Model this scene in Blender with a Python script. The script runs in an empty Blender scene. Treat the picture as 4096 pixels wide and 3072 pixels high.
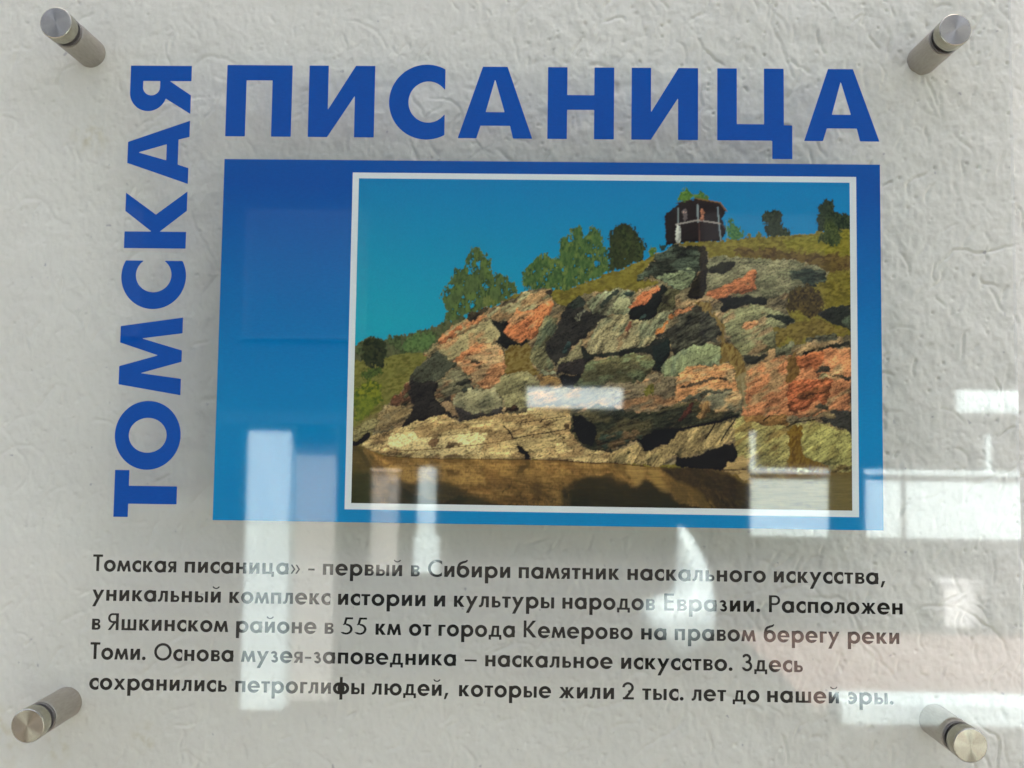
import bpy, bmesh, math, random
import numpy as np
from mathutils import Matrix, Vector

# ------------------------------------------------------------------ camera, sky, sun, exposure
scene = bpy.context.scene
cam_data = bpy.data.cameras.new("camera")
cam = bpy.data.objects.new("camera", cam_data)
scene.collection.objects.link(cam)
right = Vector((0.99979484, 0.01488654, 0.01373548))
down = Vector((0.01294019, 0.05226322, -0.9985495))
fwd = Vector((-0.0155828, 0.99852238, 0.05205987))
m = Matrix((right, -down, -fwd)).transposed().to_4x4()
m.translation = Vector((0.015856, -0.493084, -0.031760))
cam.matrix_world = m
cam_data.sensor_width = 36.0
cam_data.lens = 28.123
cam_data.clip_start = 0.01
cam_data.clip_end = 500.0
scene.camera = cam

SUN_EL, SUN_AZ = math.radians(52), math.radians(18)      # sun stands behind the sign wall, slightly to the right
world = bpy.data.worlds.new("World")
scene.world = world
world.use_nodes = True
wn = world.node_tree.nodes
sky = wn.new("ShaderNodeTexSky")
sky.sky_type = 'NISHITA'
sky.sun_disc = False
sky.sun_elevation = SUN_EL
sky.sun_rotation = SUN_AZ
sky.air_density = 0.25
sky.dust_density = 9.0
sky.ozone_density = 0.0
world.node_tree.links.new(sky.outputs[0], wn["Background"].inputs[0])
wn["Background"].inputs[1].default_value = 0.15

sun_data = bpy.data.lights.new("sun", 'SUN')
sun_data.energy = 3.6
sun_data.angle = math.radians(0.5)
sun_data.color = (1.0, 0.97, 0.93)
sun = bpy.data.objects.new("sun", sun_data)
scene.collection.objects.link(sun)
sd = Vector((math.sin(SUN_AZ) * math.cos(SUN_EL), math.cos(SUN_AZ) * math.cos(SUN_EL), math.sin(SUN_EL)))
sun.rotation_euler = sd.to_track_quat('Z', 'Y').to_euler()

vs = scene.view_settings
vs.view_transform = 'Standard'
vs.look = 'None'
vs.gamma = 1.0
vs.exposure = 3.5
vs.use_curve_mapping = False

rng = np.random.default_rng(7)

# ------------------------------------------------------------------ helpers
def link(o, parent=None):
    scene.collection.objects.link(o)
    if parent is not None:
        o.parent = parent
    return o

def mesh_obj(name, verts, faces, mat, parent=None, smooth=False):
    me = bpy.data.meshes.new(name)
    me.from_pydata([tuple(v) for v in verts], [], [tuple(f) for f in faces])
    me.validate()
    me.update()
    if smooth:
        for p in me.polygons:
            p.use_smooth = True
    for mm in (mat if isinstance(mat, (list, tuple)) else [mat]):
        me.materials.append(mm)
    return link(bpy.data.objects.new(name, me), parent)

def box_data(x0, x1, y0, y1, z0, z1):
    v = [(x, y, z) for x in (x0, x1) for y in (y0, y1) for z in (z0, z1)]
    f = [(0, 1, 3, 2), (4, 6, 7, 5), (0, 4, 5, 1), (2, 3, 7, 6), (0, 2, 6, 4), (1, 5, 7, 3)]
    return v, f

def box(name, x0, x1, y0, y1, z0, z1, mat, parent=None, bevel=0.0):
    v, f = box_data(x0, x1, y0, y1, z0, z1)
    o = mesh_obj(name, v, f, mat, parent)
    if bevel:
        bm = bmesh.new()
        bm.from_mesh(o.data)
        bmesh.ops.bevel(bm, geom=list(bm.edges), offset=bevel, segments=2, affect='EDGES', profile=0.6)
        bm.to_mesh(o.data)
        bm.free()
    return o

def empty(name, loc=(0, 0, 0)):
    o = bpy.data.objects.new(name, None)
    o.location = loc
    return link(o)

def tag(o, label=None, cat=None, group=None, kind=None):
    if label: o["label"] = label
    if cat: o["category"] = cat
    if group: o["group"] = group
    if kind: o["kind"] = kind
    return o

def srgb(c):
    out = []
    for k in c[:3]:
        k = k / 255.0
        out.append(k / 12.92 if k <= 0.04045 else ((k + 0.055) / 1.055) ** 2.4)
    return out

def new_mat(name):
    mt = bpy.data.materials.new(name)
    mt.use_nodes = True
    nt = mt.node_tree
    for n in list(nt.nodes):
        nt.nodes.remove(n)
    out = nt.nodes.new("ShaderNodeOutputMaterial")
    return mt, nt, out

def principled(name, col, rough=0.6, metal=0.0, noise=0.0, scale=30.0, spec=0.5):
    mt, nt, out = new_mat(name)
    b = nt.nodes.new("ShaderNodeBsdfPrincipled")
    b.inputs["Roughness"].default_value = rough
    b.inputs["Metallic"].default_value = metal
    b.inputs["Specular IOR Level"].default_value = spec
    nt.links.new(b.outputs[0], out.inputs[0])
    if noise:
        tc = nt.nodes.new("ShaderNodeTexCoord")
        nz = nt.nodes.new("ShaderNodeTexNoise")
        nz.inputs["Scale"].default_value = scale
        nz.inputs["Detail"].default_value = 5
        cr = nt.nodes.new("ShaderNodeMix")
        cr.data_type = 'RGBA'
        cr.inputs[6].default_value = tuple(k * (1 - noise) for k in col) + (1,)
        cr.inputs[7].default_value = tuple(min(1, k * (1 + noise)) for k in col) + (1,)
        nt.links.new(tc.outputs["Object"], nz.inputs["Vector"])
        nt.links.new(nz.outputs["Fac"], cr.inputs[0])
        nt.links.new(cr.outputs[2], b.inputs["Base Color"])
    else:
        b.inputs["Base Color"].default_value = tuple(col) + (1,)
    return mt

# printed inks: colour read off the photograph, taken to reflectance
INK = 1.32
def ink(c):
    return [min(0.9, k * INK) for k in srgb(c)]

# ------------------------------------------------------------------ materials
def plaster_material():
    mt, nt, out = new_mat("plaster")
    N, L = nt.nodes, nt.links
    b = N.new("ShaderNodeBsdfPrincipled")
    b.inputs["Roughness"].default_value = 0.85
    b.inputs["Specular IOR Level"].default_value = 0.2
    tc = N.new("ShaderNodeTexCoord")
    def noise(scale, detail=4, rough=0.55):
        n = N.new("ShaderNodeTexNoise")
        n.inputs["Scale"].default_value = scale
        n.inputs["Detail"].default_value = detail
        n.inputs["Roughness"].default_value = rough
        L.new(tc.outputs["Object"], n.inputs["Vector"])
        return n
    def ramp(src, p0, c0, p1, c1):
        r = N.new("ShaderNodeValToRGB")
        r.color_ramp.elements[0].position = p0
        r.color_ramp.elements[0].color = tuple(c0) + (1,)
        r.color_ramp.elements[1].position = p1
        r.color_ramp.elements[1].color = tuple(c1) + (1,)
        L.new(src, r.inputs[0])
        return r
    base = ramp(noise(9, 5).outputs["Fac"], 0.35, (0.682, 0.672, 0.552), 0.68, (0.744, 0.732, 0.604))
    def mix(fac, a, col):
        x = N.new("ShaderNodeMix")
        x.data_type = 'RGBA'
        L.new(fac, x.inputs[0])
        L.new(a, x.inputs[6])
        x.inputs[7].default_value = tuple(col) + (1,)
        return x.outputs[2]
    # small dirt specks
    sp = ramp(noise(170, 2, 0.4).outputs["Fac"], 0.735, (0, 0, 0), 0.79, (0.55, 0.55, 0.55))
    c = mix(sp.outputs[0], base.outputs[0], (0.30, 0.30, 0.28))
    # yellowish damp spots at a few places
    for (x, z, r) in ((-0.276, 0.157, 0.017), (-0.325, -0.237, 0.028), (-0.282, -0.243, 0.013), (-0.225, -0.235, 0.012), (0.02, -0.262, 0.02)):
        vm = N.new("ShaderNodeVectorMath")
        vm.operation = 'DISTANCE'
        cm = N.new("ShaderNodeVectorMath")
        cm.operation = 'MULTIPLY'
        cm.inputs[1].default_value = (1, 0, 1)
        L.new(tc.outputs["Object"], cm.inputs[0])
        L.new(cm.outputs[0], vm.inputs[0])
        vm.inputs[1].default_value = (x, 0, z)
        mr = N.new("ShaderNodeMapRange")
        mr.inputs["From Min"].default_value = 0.0
        mr.inputs["From Max"].default_value = r
        mr.inputs["To Min"].default_value = 1.0
        mr.inputs["To Max"].default_value = 0.0
        L.new(vm.outputs["Value"], mr.inputs["Value"])
        blot = ramp(noise(140, 4).outputs["Fac"], 0.45, (0, 0, 0), 0.65, (0.75, 0.75, 0.75))
        mu = N.new("ShaderNodeMath")
        mu.operation = 'MULTIPLY'
        L.new(mr.outputs[0], mu.inputs[0])
        L.new(blot.outputs[0], mu.inputs[1])
        c = mix(mu.outputs[0], c, (0.56, 0.51, 0.30))
    L.new(c, b.inputs["Base Color"])
    bp = N.new("ShaderNodeBump")
    bp.inputs["Strength"].default_value = 0.35
    bp.inputs["Distance"].default_value = 0.0006
    L.new(noise(420, 4, 0.6).outputs["Fac"], bp.inputs["Height"])
    L.new(bp.outputs[0], b.inputs["Normal"])
    L.new(b.outputs[0], out.inputs[0])
    return mt

def acrylic_material():
    mt, nt, out = new_mat("clear_acrylic")
    N, L = nt.nodes, nt.links
    tr = N.new("ShaderNodeBsdfTransparent")
    tr.inputs[0].default_value = (0.965, 0.975, 0.97, 1)
    gl = N.new("ShaderNodeBsdfGlossy")
    gl.inputs["Roughness"].default_value = 0.034
    gl.inputs[0].default_value = (1, 1, 1, 1)
    fr = N.new("ShaderNodeFresnel")
    fr.inputs["IOR"].default_value = 1.49
    ge = N.new("ShaderNodeNewGeometry")    # a thin sheet reflects alike from both sides
    io = N.new("ShaderNodeMapRange")
    io.inputs["To Min"].default_value = 1.49
    io.inputs["To Max"].default_value = 1 / 1.49
    L.new(ge.outputs["Backfacing"], io.inputs["Value"])
    L.new(io.outputs[0], fr.inputs["IOR"])
    mu = N.new("ShaderNodeMath")           # front and rear face of the sheet together
    mu.operation = 'MULTIPLY'
    mu.inputs[1].default_value = 1.9
    L.new(fr.outputs[0], mu.inputs[0])
    mx = N.new("ShaderNodeMixShader")
    L.new(mu.outputs[0], mx.inputs[0])
    L.new(tr.outputs[0], mx.inputs[1])
    L.new(gl.outputs[0], mx.inputs[2])
    L.new(mx.outputs[0], out.inputs[0])
    # rear face
    mt2, nt2, out2 = new_mat("clear_acrylic_rear")
    t2 = nt2.nodes.new("ShaderNodeBsdfTransparent")
    t2.inputs[0].default_value = (0.985, 0.99, 0.987, 1)
    nt2.links.new(t2.outputs[0], out2.inputs[0])
    # sawn edge
    mt3, nt3, out3 = new_mat("acrylic_sawn_edge")
    d = nt3.nodes.new("ShaderNodeBsdfTranslucent")
    d.inputs[0].default_value = (0.75, 0.79, 0.77, 1)
    t3 = nt3.nodes.new("ShaderNodeBsdfTransparent")
    m3 = nt3.nodes.new("ShaderNodeMixShader")
    m3.inputs[0].default_value = 0.15
    nt3.links.new(t3.outputs[0], m3.inputs[1])
    nt3.links.new(d.outputs[0], m3.inputs[2])
    nt3.links.new(m3.outputs[0], out3.inputs[0])
    return [mt, mt2, mt3]

def ink_material(name, c, grain=0.05, c2=None, z0=0.0, z1=1.0):
    mt, nt, out = new_mat(name)
    N, L = nt.nodes, nt.links
    d = N.new("ShaderNodeBsdfDiffuse")
    tc = N.new("ShaderNodeTexCoord")
    nz = N.new("ShaderNodeTexNoise")
    nz.inputs["Scale"].default_value = 900
    nz.inputs["Detail"].default_value = 3
    mp = N.new("ShaderNodeMapping")
    mp.inputs["Scale"].default_value = (0.35, 1, 1)
    L.new(tc.outputs["Object"], mp.inputs[0])
    L.new(mp.outputs[0], nz.inputs["Vector"])
    mr = N.new("ShaderNodeMapRange")
    mr.inputs["From Min"].default_value = 0.3
    mr.inputs["From Max"].default_value = 0.7
    mr.inputs["To Min"].default_value = 1 - grain
    mr.inputs["To Max"].default_value = 1 + grain
    L.new(nz.outputs["Fac"], mr.inputs["Value"])
    vm = N.new("ShaderNodeVectorMath")
    vm.operation = 'SCALE'
    if c2 is None:
        vm.inputs[0].default_value = ink(c)
    else:                                   # printed gradient, top colour to bottom colour
        sx = N.new("ShaderNodeSeparateXYZ")
        L.new(tc.outputs["Object"], sx.inputs[0])
        g = N.new("ShaderNodeMapRange")
        g.inputs["From Min"].default_value = z0
        g.inputs["From Max"].default_value = z1
        L.new(sx.outputs["Z"], g.inputs["Value"])
        mx = N.new("ShaderNodeMix")
        mx.data_type = 'RGBA'
        mx.inputs[6].default_value = tuple(ink(c)) + (1,)
        mx.inputs[7].default_value = tuple(ink(c2)) + (1,)
        L.new(g.outputs[0], mx.inputs[0])
        L.new(mx.outputs[2], vm.inputs[0])
    L.new(mr.outputs[0], vm.inputs["Scale"])
    L.new(vm.outputs[0], d.inputs[0])
    L.new(d.outputs[0], out.inputs[0])
    return mt

def photo_material():
    mt, nt, out = new_mat("printed_picture")
    d = nt.nodes.new("ShaderNodeBsdfDiffuse")
    a = nt.nodes.new("ShaderNodeVertexColor")
    a.layer_name = "print"
    nt.links.new(a.outputs[0], d.inputs[0])
    nt.links.new(d.outputs[0], out.inputs[0])
    return mt

def steel(name, col, rough, aniso=0.0, radial=False):
    mt, nt, out = new_mat(name)
    N, L = nt.nodes, nt.links
    b = N.new("ShaderNodeBsdfPrincipled")
    b.inputs["Metallic"].default_value = 1.0
    b.inputs["Roughness"].default_value = rough
    b.inputs["Anisotropic"].default_value = aniso
    tc = N.new("ShaderNodeTexCoord")
    if radial:
        tg = N.new("ShaderNodeTangent")
        tg.direction_type = 'RADIAL'
        tg.axis = 'Y'
        L.new(tg.outputs[0], b.inputs["Tangent"])
    nz = N.new("ShaderNodeTexNoise")
    nz.inputs["Scale"].default_value = 900
    nz.inputs["Detail"].default_value = 4
    mp = N.new("ShaderNodeMapping")
    mp.inputs["Scale"].default_value = (1, 0.25, 1)
    L.new(tc.outputs["Object"], mp.inputs[0])
    L.new(mp.outputs[0], nz.inputs["Vector"])
    mx = N.new("ShaderNodeMix")
    mx.data_type = 'RGBA'
    mx.inputs[6].default_value = tuple(k * 0.8 for k in col) + (1,)
    mx.inputs[7].default_value = tuple(min(1, k * 1.15) for k in col) + (1,)
    L.new(nz.outputs["Fac"], mx.inputs[0])
    L.new(mx.outputs[2], b.inputs["Base Color"])
    L.new(b.outputs[0], out.inputs[0])
    return mt

M_PLASTER = plaster_material()
M_ACRYL = acrylic_material()
M_BLUE_LETTER = ink_material("blue_ink", (0, 72, 150))
M_BLUE_BLOCK = ink_material("blue_gradient_ink", (0, 122, 166), 0.05, (0, 74, 144), -0.03, 0.118)
M_BORDER = ink_material("white_ink", (205, 210, 198), 0.02)
M_BLACK = ink_material("black_ink", (16, 17, 9), 0.06)
M_PHOTO = photo_material()
M_CAP = steel("turned_steel", (0.44, 0.42, 0.33), 0.24, 0.95, True)
M_BARREL = steel("brushed_steel", (0.48, 0.445, 0.385), 0.55)
M_GASKET = principled("dark_rubber", (0.13, 0.12, 0.105), 0.6)

# ------------------------------------------------------------------ the plastered wall
WALL_Y = 0.0285
def smooth(t):
    t = np.clip(t, 0, 1)
    return t * t * (3 - 2 * t)

_tabs = [rng.random((64, 64)) for _ in range(12)]
def vnoise(x, y, k=0):
    t = _tabs[k % 12]
    xi = np.floor(x).astype(int); yi = np.floor(y).astype(int)
    fx = smooth(x - xi); fy = smooth(y - yi)
    a = t[yi % 64, xi % 64]; b = t[yi % 64, (xi + 1) % 64]
    c = t[(yi + 1) % 64, xi % 64]; d = t[(yi + 1) % 64, (xi + 1) % 64]
    return (a * (1 - fx) + b * fx) * (1 - fy) + (c * (1 - fx) + d * fx) * fy

def fbm(x, y, k=0, oct=4, g=0.5):
    s = 0; a = 1; n = 0
    for i in range(oct):
        s = s + a * vnoise(x * 2 ** i + 17.3 * i, y * 2 ** i + 9.1 * i, k + i)
        n += a; a *= g
    return s / n

def build_wall():
    step = 0.00085
    X0, X1, Z0, Z1 = -0.46, 0.48, -0.34, 0.33
    nx = int(round((X1 - X0) / step)) + 1
    nz = int(round((Z1 - Z0) / step)) + 1
    xs = X0 + np.arange(nx) * step
    zs = Z0 + np.arange(nz) * step
    GX, GZ = np.meshgrid(xs, zs)
    relief = 0.46 + 0.54 * smooth((GX + 0.16) / 0.34)
    relief = np.maximum(relief, 0.8 * smooth((-0.16 - GZ) / 0.08) * smooth((GX + 0.22) / 0.12))
    H = 0.0013 * (fbm(GX / 0.05, GZ / 0.06, 1, 3) - 0.5)
    H += 0.0020 * relief * (fbm(GX / 0.010, GZ / 0.015, 4, 4, 0.55) - 0.5)
    H += 0.0010 * (0.5 + 0.5 * relief) * (fbm(GX / 0.0034, GZ / 0.0046, 7, 3, 0.6) - 0.5)
    # torn streaks that the float left when it dragged grains through the wet coat
    cut = np.zeros_like(H)
    R = 5
    oy, ox = np.mgrid[-R:R + 1, -R:R + 1]
    def stamp(x, z, w, d):
        fx = (x - X0) / step; fz = (z - Z0) / step
        ix = int(round(fx)); iz = int(round(fz))
        if ix < R or iz < R or ix >= nx - R or iz >= nz - R:
            return
        dx = (ox + ix - fx) * step; dz = (oy + iz - fz) * step
        g = d * np.exp(-(dx * dx + dz * dz) / (w * w))
        sl = (slice(iz - R, iz + R + 1), slice(ix - R, ix + R + 1))
        cut[sl] = np.maximum(cut[sl], g)
    r = random.Random(11)
    for i in range(2100):
        x = r.uniform(X0, X1); z = r.uniform(Z0, Z1)
        strength = 0.42 + 0.58 * float(smooth((x + 0.12) / 0.3))
        if z < -0.17 and x > -0.22:
            strength = max(strength, 0.75)
        if r.random() > strength + 0.25:
            continue
        if z < -0.02 and x < 0.16:
            a0 = r.gauss(55, 22) if z < -0.06 else r.gauss(80, 35)
        else:
            a0 = r.gauss(95, 24) if r.random() < 0.8 else r.uniform(0, 180)
        a = math.radians(a0)
        long = r.random() < 0.10
        ln = r.uniform(0.03, 0.085) if long else r.uniform(0.004, 0.024)
        w = r.uniform(0.0009, 0.0016); dep = r.uniform(0.0006, 0.0021) * strength
        n = int(ln / 0.0006); curv = r.gauss(0, 0.008)
        for k in range(n):
            t = k / max(1, n - 1)
            taper = min(1, 4 * t + 0.15, 4 * (1 - t) + 0.15)
            stamp(x, z, w * (0.7 + 0.3 * taper), dep * taper * r.uniform(0.75, 1.0))
            a += curv + r.gauss(0, 0.13)
            x += 0.0006 * math.cos(a); z += 0.0006 * math.sin(a)
    for i in range(2600):
        x = r.uniform(X0, X1); z = r.uniform(Z0, Z1)
        strength = 0.5 + 0.5 * float(smooth((x + 0.12) / 0.3))
        stamp(x, z, r.uniform(0.0007, 0.0015), r.uniform(0.0004, 0.0019) * strength)
    # a slight lip beside each streak, then the cut itself
    blur = cut.copy()
    for _ in range(3):
        blur[1:-1, 1:-1] = (blur[1:-1, 1:-1] * 2 + blur[:-2, 1:-1] + blur[2:, 1:-1] + blur[1:-1, :-2] + blur[1:-1, 2:]) / 6
    H += 0.5 * blur - cut
    edge = np.minimum(np.minimum(GX - X0, X1 - GX), np.minimum(GZ - Z0, Z1 - GZ))
    H *= smooth(edge / 0.008)
    V = np.stack([GX, WALL_Y - H, GZ], -1).reshape(-1, 3)
    idx = np.arange(nx * nz).reshape(nz, nx)
    F = np.stack([idx[:-1, :-1], idx[:-1, 1:], idx[1:, 1:], idx[1:, :-1]], -1).reshape(-1, 4)
    me = bpy.data.meshes.new("plaster_coat")
    me.vertices.add(len(V)); me.vertices.foreach_set("co", V.ravel())
    me.loops.add(F.size); me.loops.foreach_set("vertex_index", F.ravel())
    me.polygons.add(len(F))
    me.polygons.foreach_set("loop_start", np.arange(0, F.size, 4))
    me.polygons.foreach_set("loop_total", np.full(len(F), 4))
    me.update(calc_edges=True)
    me.polygons.foreach_set("use_smooth", np.ones(len(F), bool))
    me.materials.append(M_PLASTER)
    body = box("wall", -9.0, 9.0, WALL_Y + 0.003, WALL_Y + 0.45, -1.62, 3.2, M_PLASTER)
    tag(body, "pale grey textured plaster wall behind the clear sign", kind="structure")
    link(bpy.data.objects.new("plaster_coat", me), body)
    # plaster of the same coat round the finely modelled stretch
    for (x0, x1, z0, z1) in ((-9, X0, -1.62, 3.2), (X1, 9, -1.62, 3.2), (X0, X1, -1.62, Z0), (X0, X1, Z1, 3.2)):
        mesh_obj("plaster_field", [(x0, WALL_Y, z0), (x1, WALL_Y, z0), (x1, WALL_Y, z1), (x0, WALL_Y, z1)], [(0, 1, 2, 3)], M_PLASTER, body)
build_wall()

# ------------------------------------------------------------------ the ground and what stands across the yard (mirrored in the plate), some of it added
GZ0 = -1.62
M_ASPHALT = principled("asphalt", (0.019, 0.018, 0.017), 0.95, 0, 0.3, 8, 0.05)
M_PAVING = principled("rose_paving", (0.10, 0.070, 0.060), 0.85, 0, 0.3, 6)
M_WHITE = principled("white_paint", (0.335, 0.43, 0.45), 0.6, 0, 0.10, 5)
M_CREAM = principled("cream_paint", (0.20, 0.205, 0.195), 0.6, 0, 0.08, 5)
M_GREY = principled("pale_grey_paint", (0.34, 0.36, 0.37), 0.6, 0, 0.08, 5)
M_DARKWOOD = principled("dark_timber", (0.012, 0.013, 0.015), 0.8, 0, 0.2, 12, 0.1)
M_FACADE = principled("slate_cladding", (0.007, 0.008, 0.009), 0.95, 0, 0.15, 2, 0.05)
M_GLASS = principled("window_glass", (0.01, 0.012, 0.014), 0.15, 0, 0, 1, 0.12)

ground = mesh_obj("ground", [(-200, WALL_Y, GZ0), (200, WALL_Y, GZ0), (200, -200, GZ0), (-200, -200, GZ0)], [(3, 2, 1, 0)], M_ASPHALT)
tag(ground, "dark asphalt yard in front of the wall", kind="structure")
M_BOUNCE = principled("pale_bounce", (0.22, 0.21, 0.195), 0.9, 0, 0.12, 4, 0.2)
bounce_slab = box("bounce_apron", -9.0, 9.0, -3.0, WALL_Y + 0.003, GZ0, GZ0 + 0.05, M_BOUNCE)  # pale slab added to bounce light up onto the wall
tag(bounce_slab, "added pale slab bouncing fill light up the wall", kind="structure")
paving = mesh_obj("pavement", [(1.7, -4.15, GZ0 + 0.004), (9, -4.15, GZ0 + 0.004), (9, -5.9, GZ0 + 0.004), (1.7, -5.9, GZ0 + 0.004)], [(3, 2, 1, 0)], M_PAVING)
tag(paving, "rose coloured paving beyond the white kerb", kind="structure")
kerb = box("kerb", 1.75, 9.0, -4.15, -3.95, GZ0, GZ0 + 0.12, M_WHITE, bevel=0.012)
tag(kerb, "white painted kerb edging the rose paving", kind="structure")

bld = empty("building", (0, -9.3, GZ0))
tag(bld, "dark slate clad building across the yard with two white fascia boards", "building")
def part(name, x0, x1, y0, y1, z0, z1, mat, parent, off, bevel=0.0):
    return box(name, x0 - off[0], x1 - off[0], y0 - off[1], y1 - off[1], z0 - off[2], z1 - off[2], mat, parent, bevel)
BO = (0, -9.3, GZ0)
part("facade", -9, 6.6, -15, -9.3, GZ0, 5.2, M_FACADE, bld, BO)
part("roof", -9.3, 6.9, -15.3, -8.9, 5.2, 5.4, M_DARKWOOD, bld, BO)
part("fascia_board", 0.05, 1.21, -9.3, -9.24, 0.19, 0.44, M_WHITE, bld, BO, 0.006)
part("fascia_board", 5.23, 6.55, -9.3, -9.24, 0.20, 0.47, M_WHITE, bld, BO, 0.006)
for wx in (-6.2, -3.4, 2.2):
    wf = part("window", wx - 0.06, wx + 1.46, -9.3, -9.25, 1.0, 2.6, M_DARKWOOD, bld, BO)
    part("pane", wx, wx + 1.4, -9.248, -9.244, 1.06, 2.54, M_GLASS, wf, BO)

rail = empty("railing", (-1.4, -4.0, GZ0))
tag(rail, "low railing with white boards under a dark timber top rail", "railing")
RO = (-1.4, -4.0, GZ0)
part("post", -1.535, -1.29, -4.12, -4.0, GZ0, -0.045, M_WHITE, rail, RO, 0.006)
part("board", -1.285, -1.06, -4.16, -4.10, GZ0 + 0.02, -0.047, M_CREAM, rail, RO, 0.004)
part("top_rail", -1.70, -0.90, -4.14, -3.97, -0.043, 0.025, M_DARKWOOD, rail, RO, 0.004)

p2 = empty("bollard", (-0.93, -5.0, GZ0))
tag(p2, "short cream bollard standing beyond the railing", "bollard")
part("shaft", -1.02, -0.84, -5.12, -5.0, GZ0, -0.36, M_CREAM, p2, (-0.93, -5.0, GZ0), 0.01)
part("cap", -1.03, -0.83, -5.13, -4.99, -0.36, -0.345, M_CREAM, p2, (-0.93, -5.0, GZ0), 0.004)
p3 = empty("bollard", (-0.64, -5.0, GZ0))
tag(p3, "short white bollard with a slim neck beside the cream one", "bollard")
part("shaft", -0.73, -0.555, -5.12, -5.0, GZ0, -0.80, M_WHITE, p3, (-0.64, -5.0, GZ0), 0.02)
part("neck", -0.705, -0.585, -5.11, -5.01, -0.80, -0.33, M_WHITE, p3, (-0.64, -5.0, GZ0), 0.012)

blocker = empty("mirror_blocker", (-0.75, -4.6, GZ0))  # added box, blocks the lower bollards from the mirror image
tag(blocker, "added dark timber screen hiding the lower bollards in the mirror image", "planter")
TO = (-0.75, -4.6, GZ0)
for k in range(4):
    part("board", -1.12, -0.36, -4.62, -4.60, GZ0 + 0.02 + 0.155 * k, GZ0 + 0.167 + 0.155 * k, M_DARKWOOD, blocker, TO, 0.004)
for x in (-1.10, -0.42):
    part("corner_post", x, x + 0.05, -4.68, -4.622, GZ0, GZ0 + 0.65, M_DARKWOOD, blocker, TO, 0.004)
part("back", -1.12, -0.36, -4.90, -4.88, GZ0 + 0.02, GZ0 + 0.60, M_DARKWOOD, blocker, TO, 0.004)
fence = empty("fence", (2.0, -6.0, GZ0))
tag(fence, "white panel fence with a thin hand rail on slender posts", "fence")
FO = (2.0, -6.0, GZ0)
for (x0, x1) in ((1.84, 2.46), (2.76, 3.04), (3.08, 4.9)):
    part("panel", x0, x1, -6.03, -6.0, -0.885, -0.435, M_WHITE, fence, FO, 0.004)
    part("hand_rail", x0 - 0.01, x1 + 0.01, -6.03, -5.99, -0.385, -0.345, M_WHITE, fence, FO, 0.008)
for x in (1.87, 2.44, 2.80, 3.76, 4.86):
    part("post", x - 0.022, x + 0.022, -6.075, -6.033, -0.90, -0.05 if x in (1.87, 3.76) else -0.346, M_WHITE, fence, FO, 0.006)
    part("leg", x - 0.03, x + 0.03, -6.09, -6.033, GZ0, -0.902, M_DARKWOOD, fence, FO, 0.006)

def lathe(name, prof, mat, parent=None, axis='Z', seg=48, smooth=True):
    v, f = [], []
    n = len(prof)
    for i in range(seg):
        a = 2 * math.pi * i / seg
        for (r, h) in prof:
            if axis == 'Z': v.append((r * math.cos(a), r * math.sin(a), h))
            else: v.append((r * math.cos(a), h, r * math.sin(a)))
    for i in range(seg):
        j = (i + 1) % seg
        for k in range(n - 1):
            q = (i * n + k, j * n + k, j * n + k + 1, i * n + k + 1)
            f.append(q if axis == 'Z' else q[::-1])
    for k, flip in ((0, True), (n - 1, False)):
        ring = [i * n + k for i in range(seg)]
        if (axis != 'Z'): flip = not flip
        f.append(ring[::-1] if flip else ring)
    o = mesh_obj(name, v, f, mat, parent)
    if smooth:
        for p in o.data.polygons:
            p.use_smooth = True
        o.data.set_sharp_from_angle(angle=math.radians(28))
    return o

def mirror_shape(name, x, y, prof, depth, mat):  # added solid, outlined so it mirrors as a bright patch in the plate
    """added rounded form: prof lists (height, left, right) from the ground up"""
    seg, v, f = 28, [], []
    for k, (h, l, r) in enumerate(prof):
        c, w = (l + r) / 2, (r - l) / 2
        for i in range(seg):
            a = 2 * math.pi * i / seg
            rr = 1 + 0.06 * math.sin(3 * a + k) + 0.04 * math.sin(5 * a + 2.3 * k)
            v.append((x + c + w * math.cos(a) * (rr if abs(math.cos(a)) < 0.8 else 1), y - depth * w * math.sin(a) * rr, GZ0 + h))
    n = len(prof)
    for k in range(n - 1):
        for i in range(seg):
            j = (i + 1) % seg
            f.append((k * seg + i, (k + 1) * seg + i, (k + 1) * seg + j, k * seg + j))
    f.append(list(range(seg)))
    f.append([(n - 1) * seg + i for i in range(seg)][::-1])
    o = mesh_obj(name, v, f, mat, None, True)
    bm = bmesh.new(); bm.from_mesh(o.data)
    bmesh.ops.recalc_face_normals(bm, faces=list(bm.faces))
    bm.to_mesh(o.data); bm.free()
    return o
tag(mirror_shape("mirror_shape", 1.05, -5.0, [(0.0, -0.05, 0.06), (0.10, -0.10, 0.12), (0.22, -0.22, 0.26), (0.34, -0.24, 0.27), (0.42, -0.20, 0.27), (0.48, -0.02, 0.26), (0.60, 0.0, 0.24), (0.72, 0.0, 0.19), (0.85, 0.01, 0.12), (0.92, 0.02, 0.06)], 0.8, M_WHITE),
    "white rounded form added to mirror a bright patch in the plate", "mirror_shape")
crate = empty("planter_box", (3.63, -6.4, GZ0))
tag(crate, "pale grey planter box on the rose paving below the fence", "planter")
part("box", 3.45, 3.81, -6.4, -6.15, GZ0, -1.27, M_GREY, crate, (3.63, -6.4, GZ0), 0.008)
part("rim", 3.43, 3.83, -6.42, -6.13, -1.27, -1.25, M_GREY, crate, (3.63, -6.4, GZ0), 0.004)

# ------------------------------------------------------------------ shapes of the lettering (implicit functions, positive inside)
def U(*s): return np.maximum.reduce(s)
def I(*s): return np.minimum.reduce(s)
def NOT(a): return -a

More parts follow.
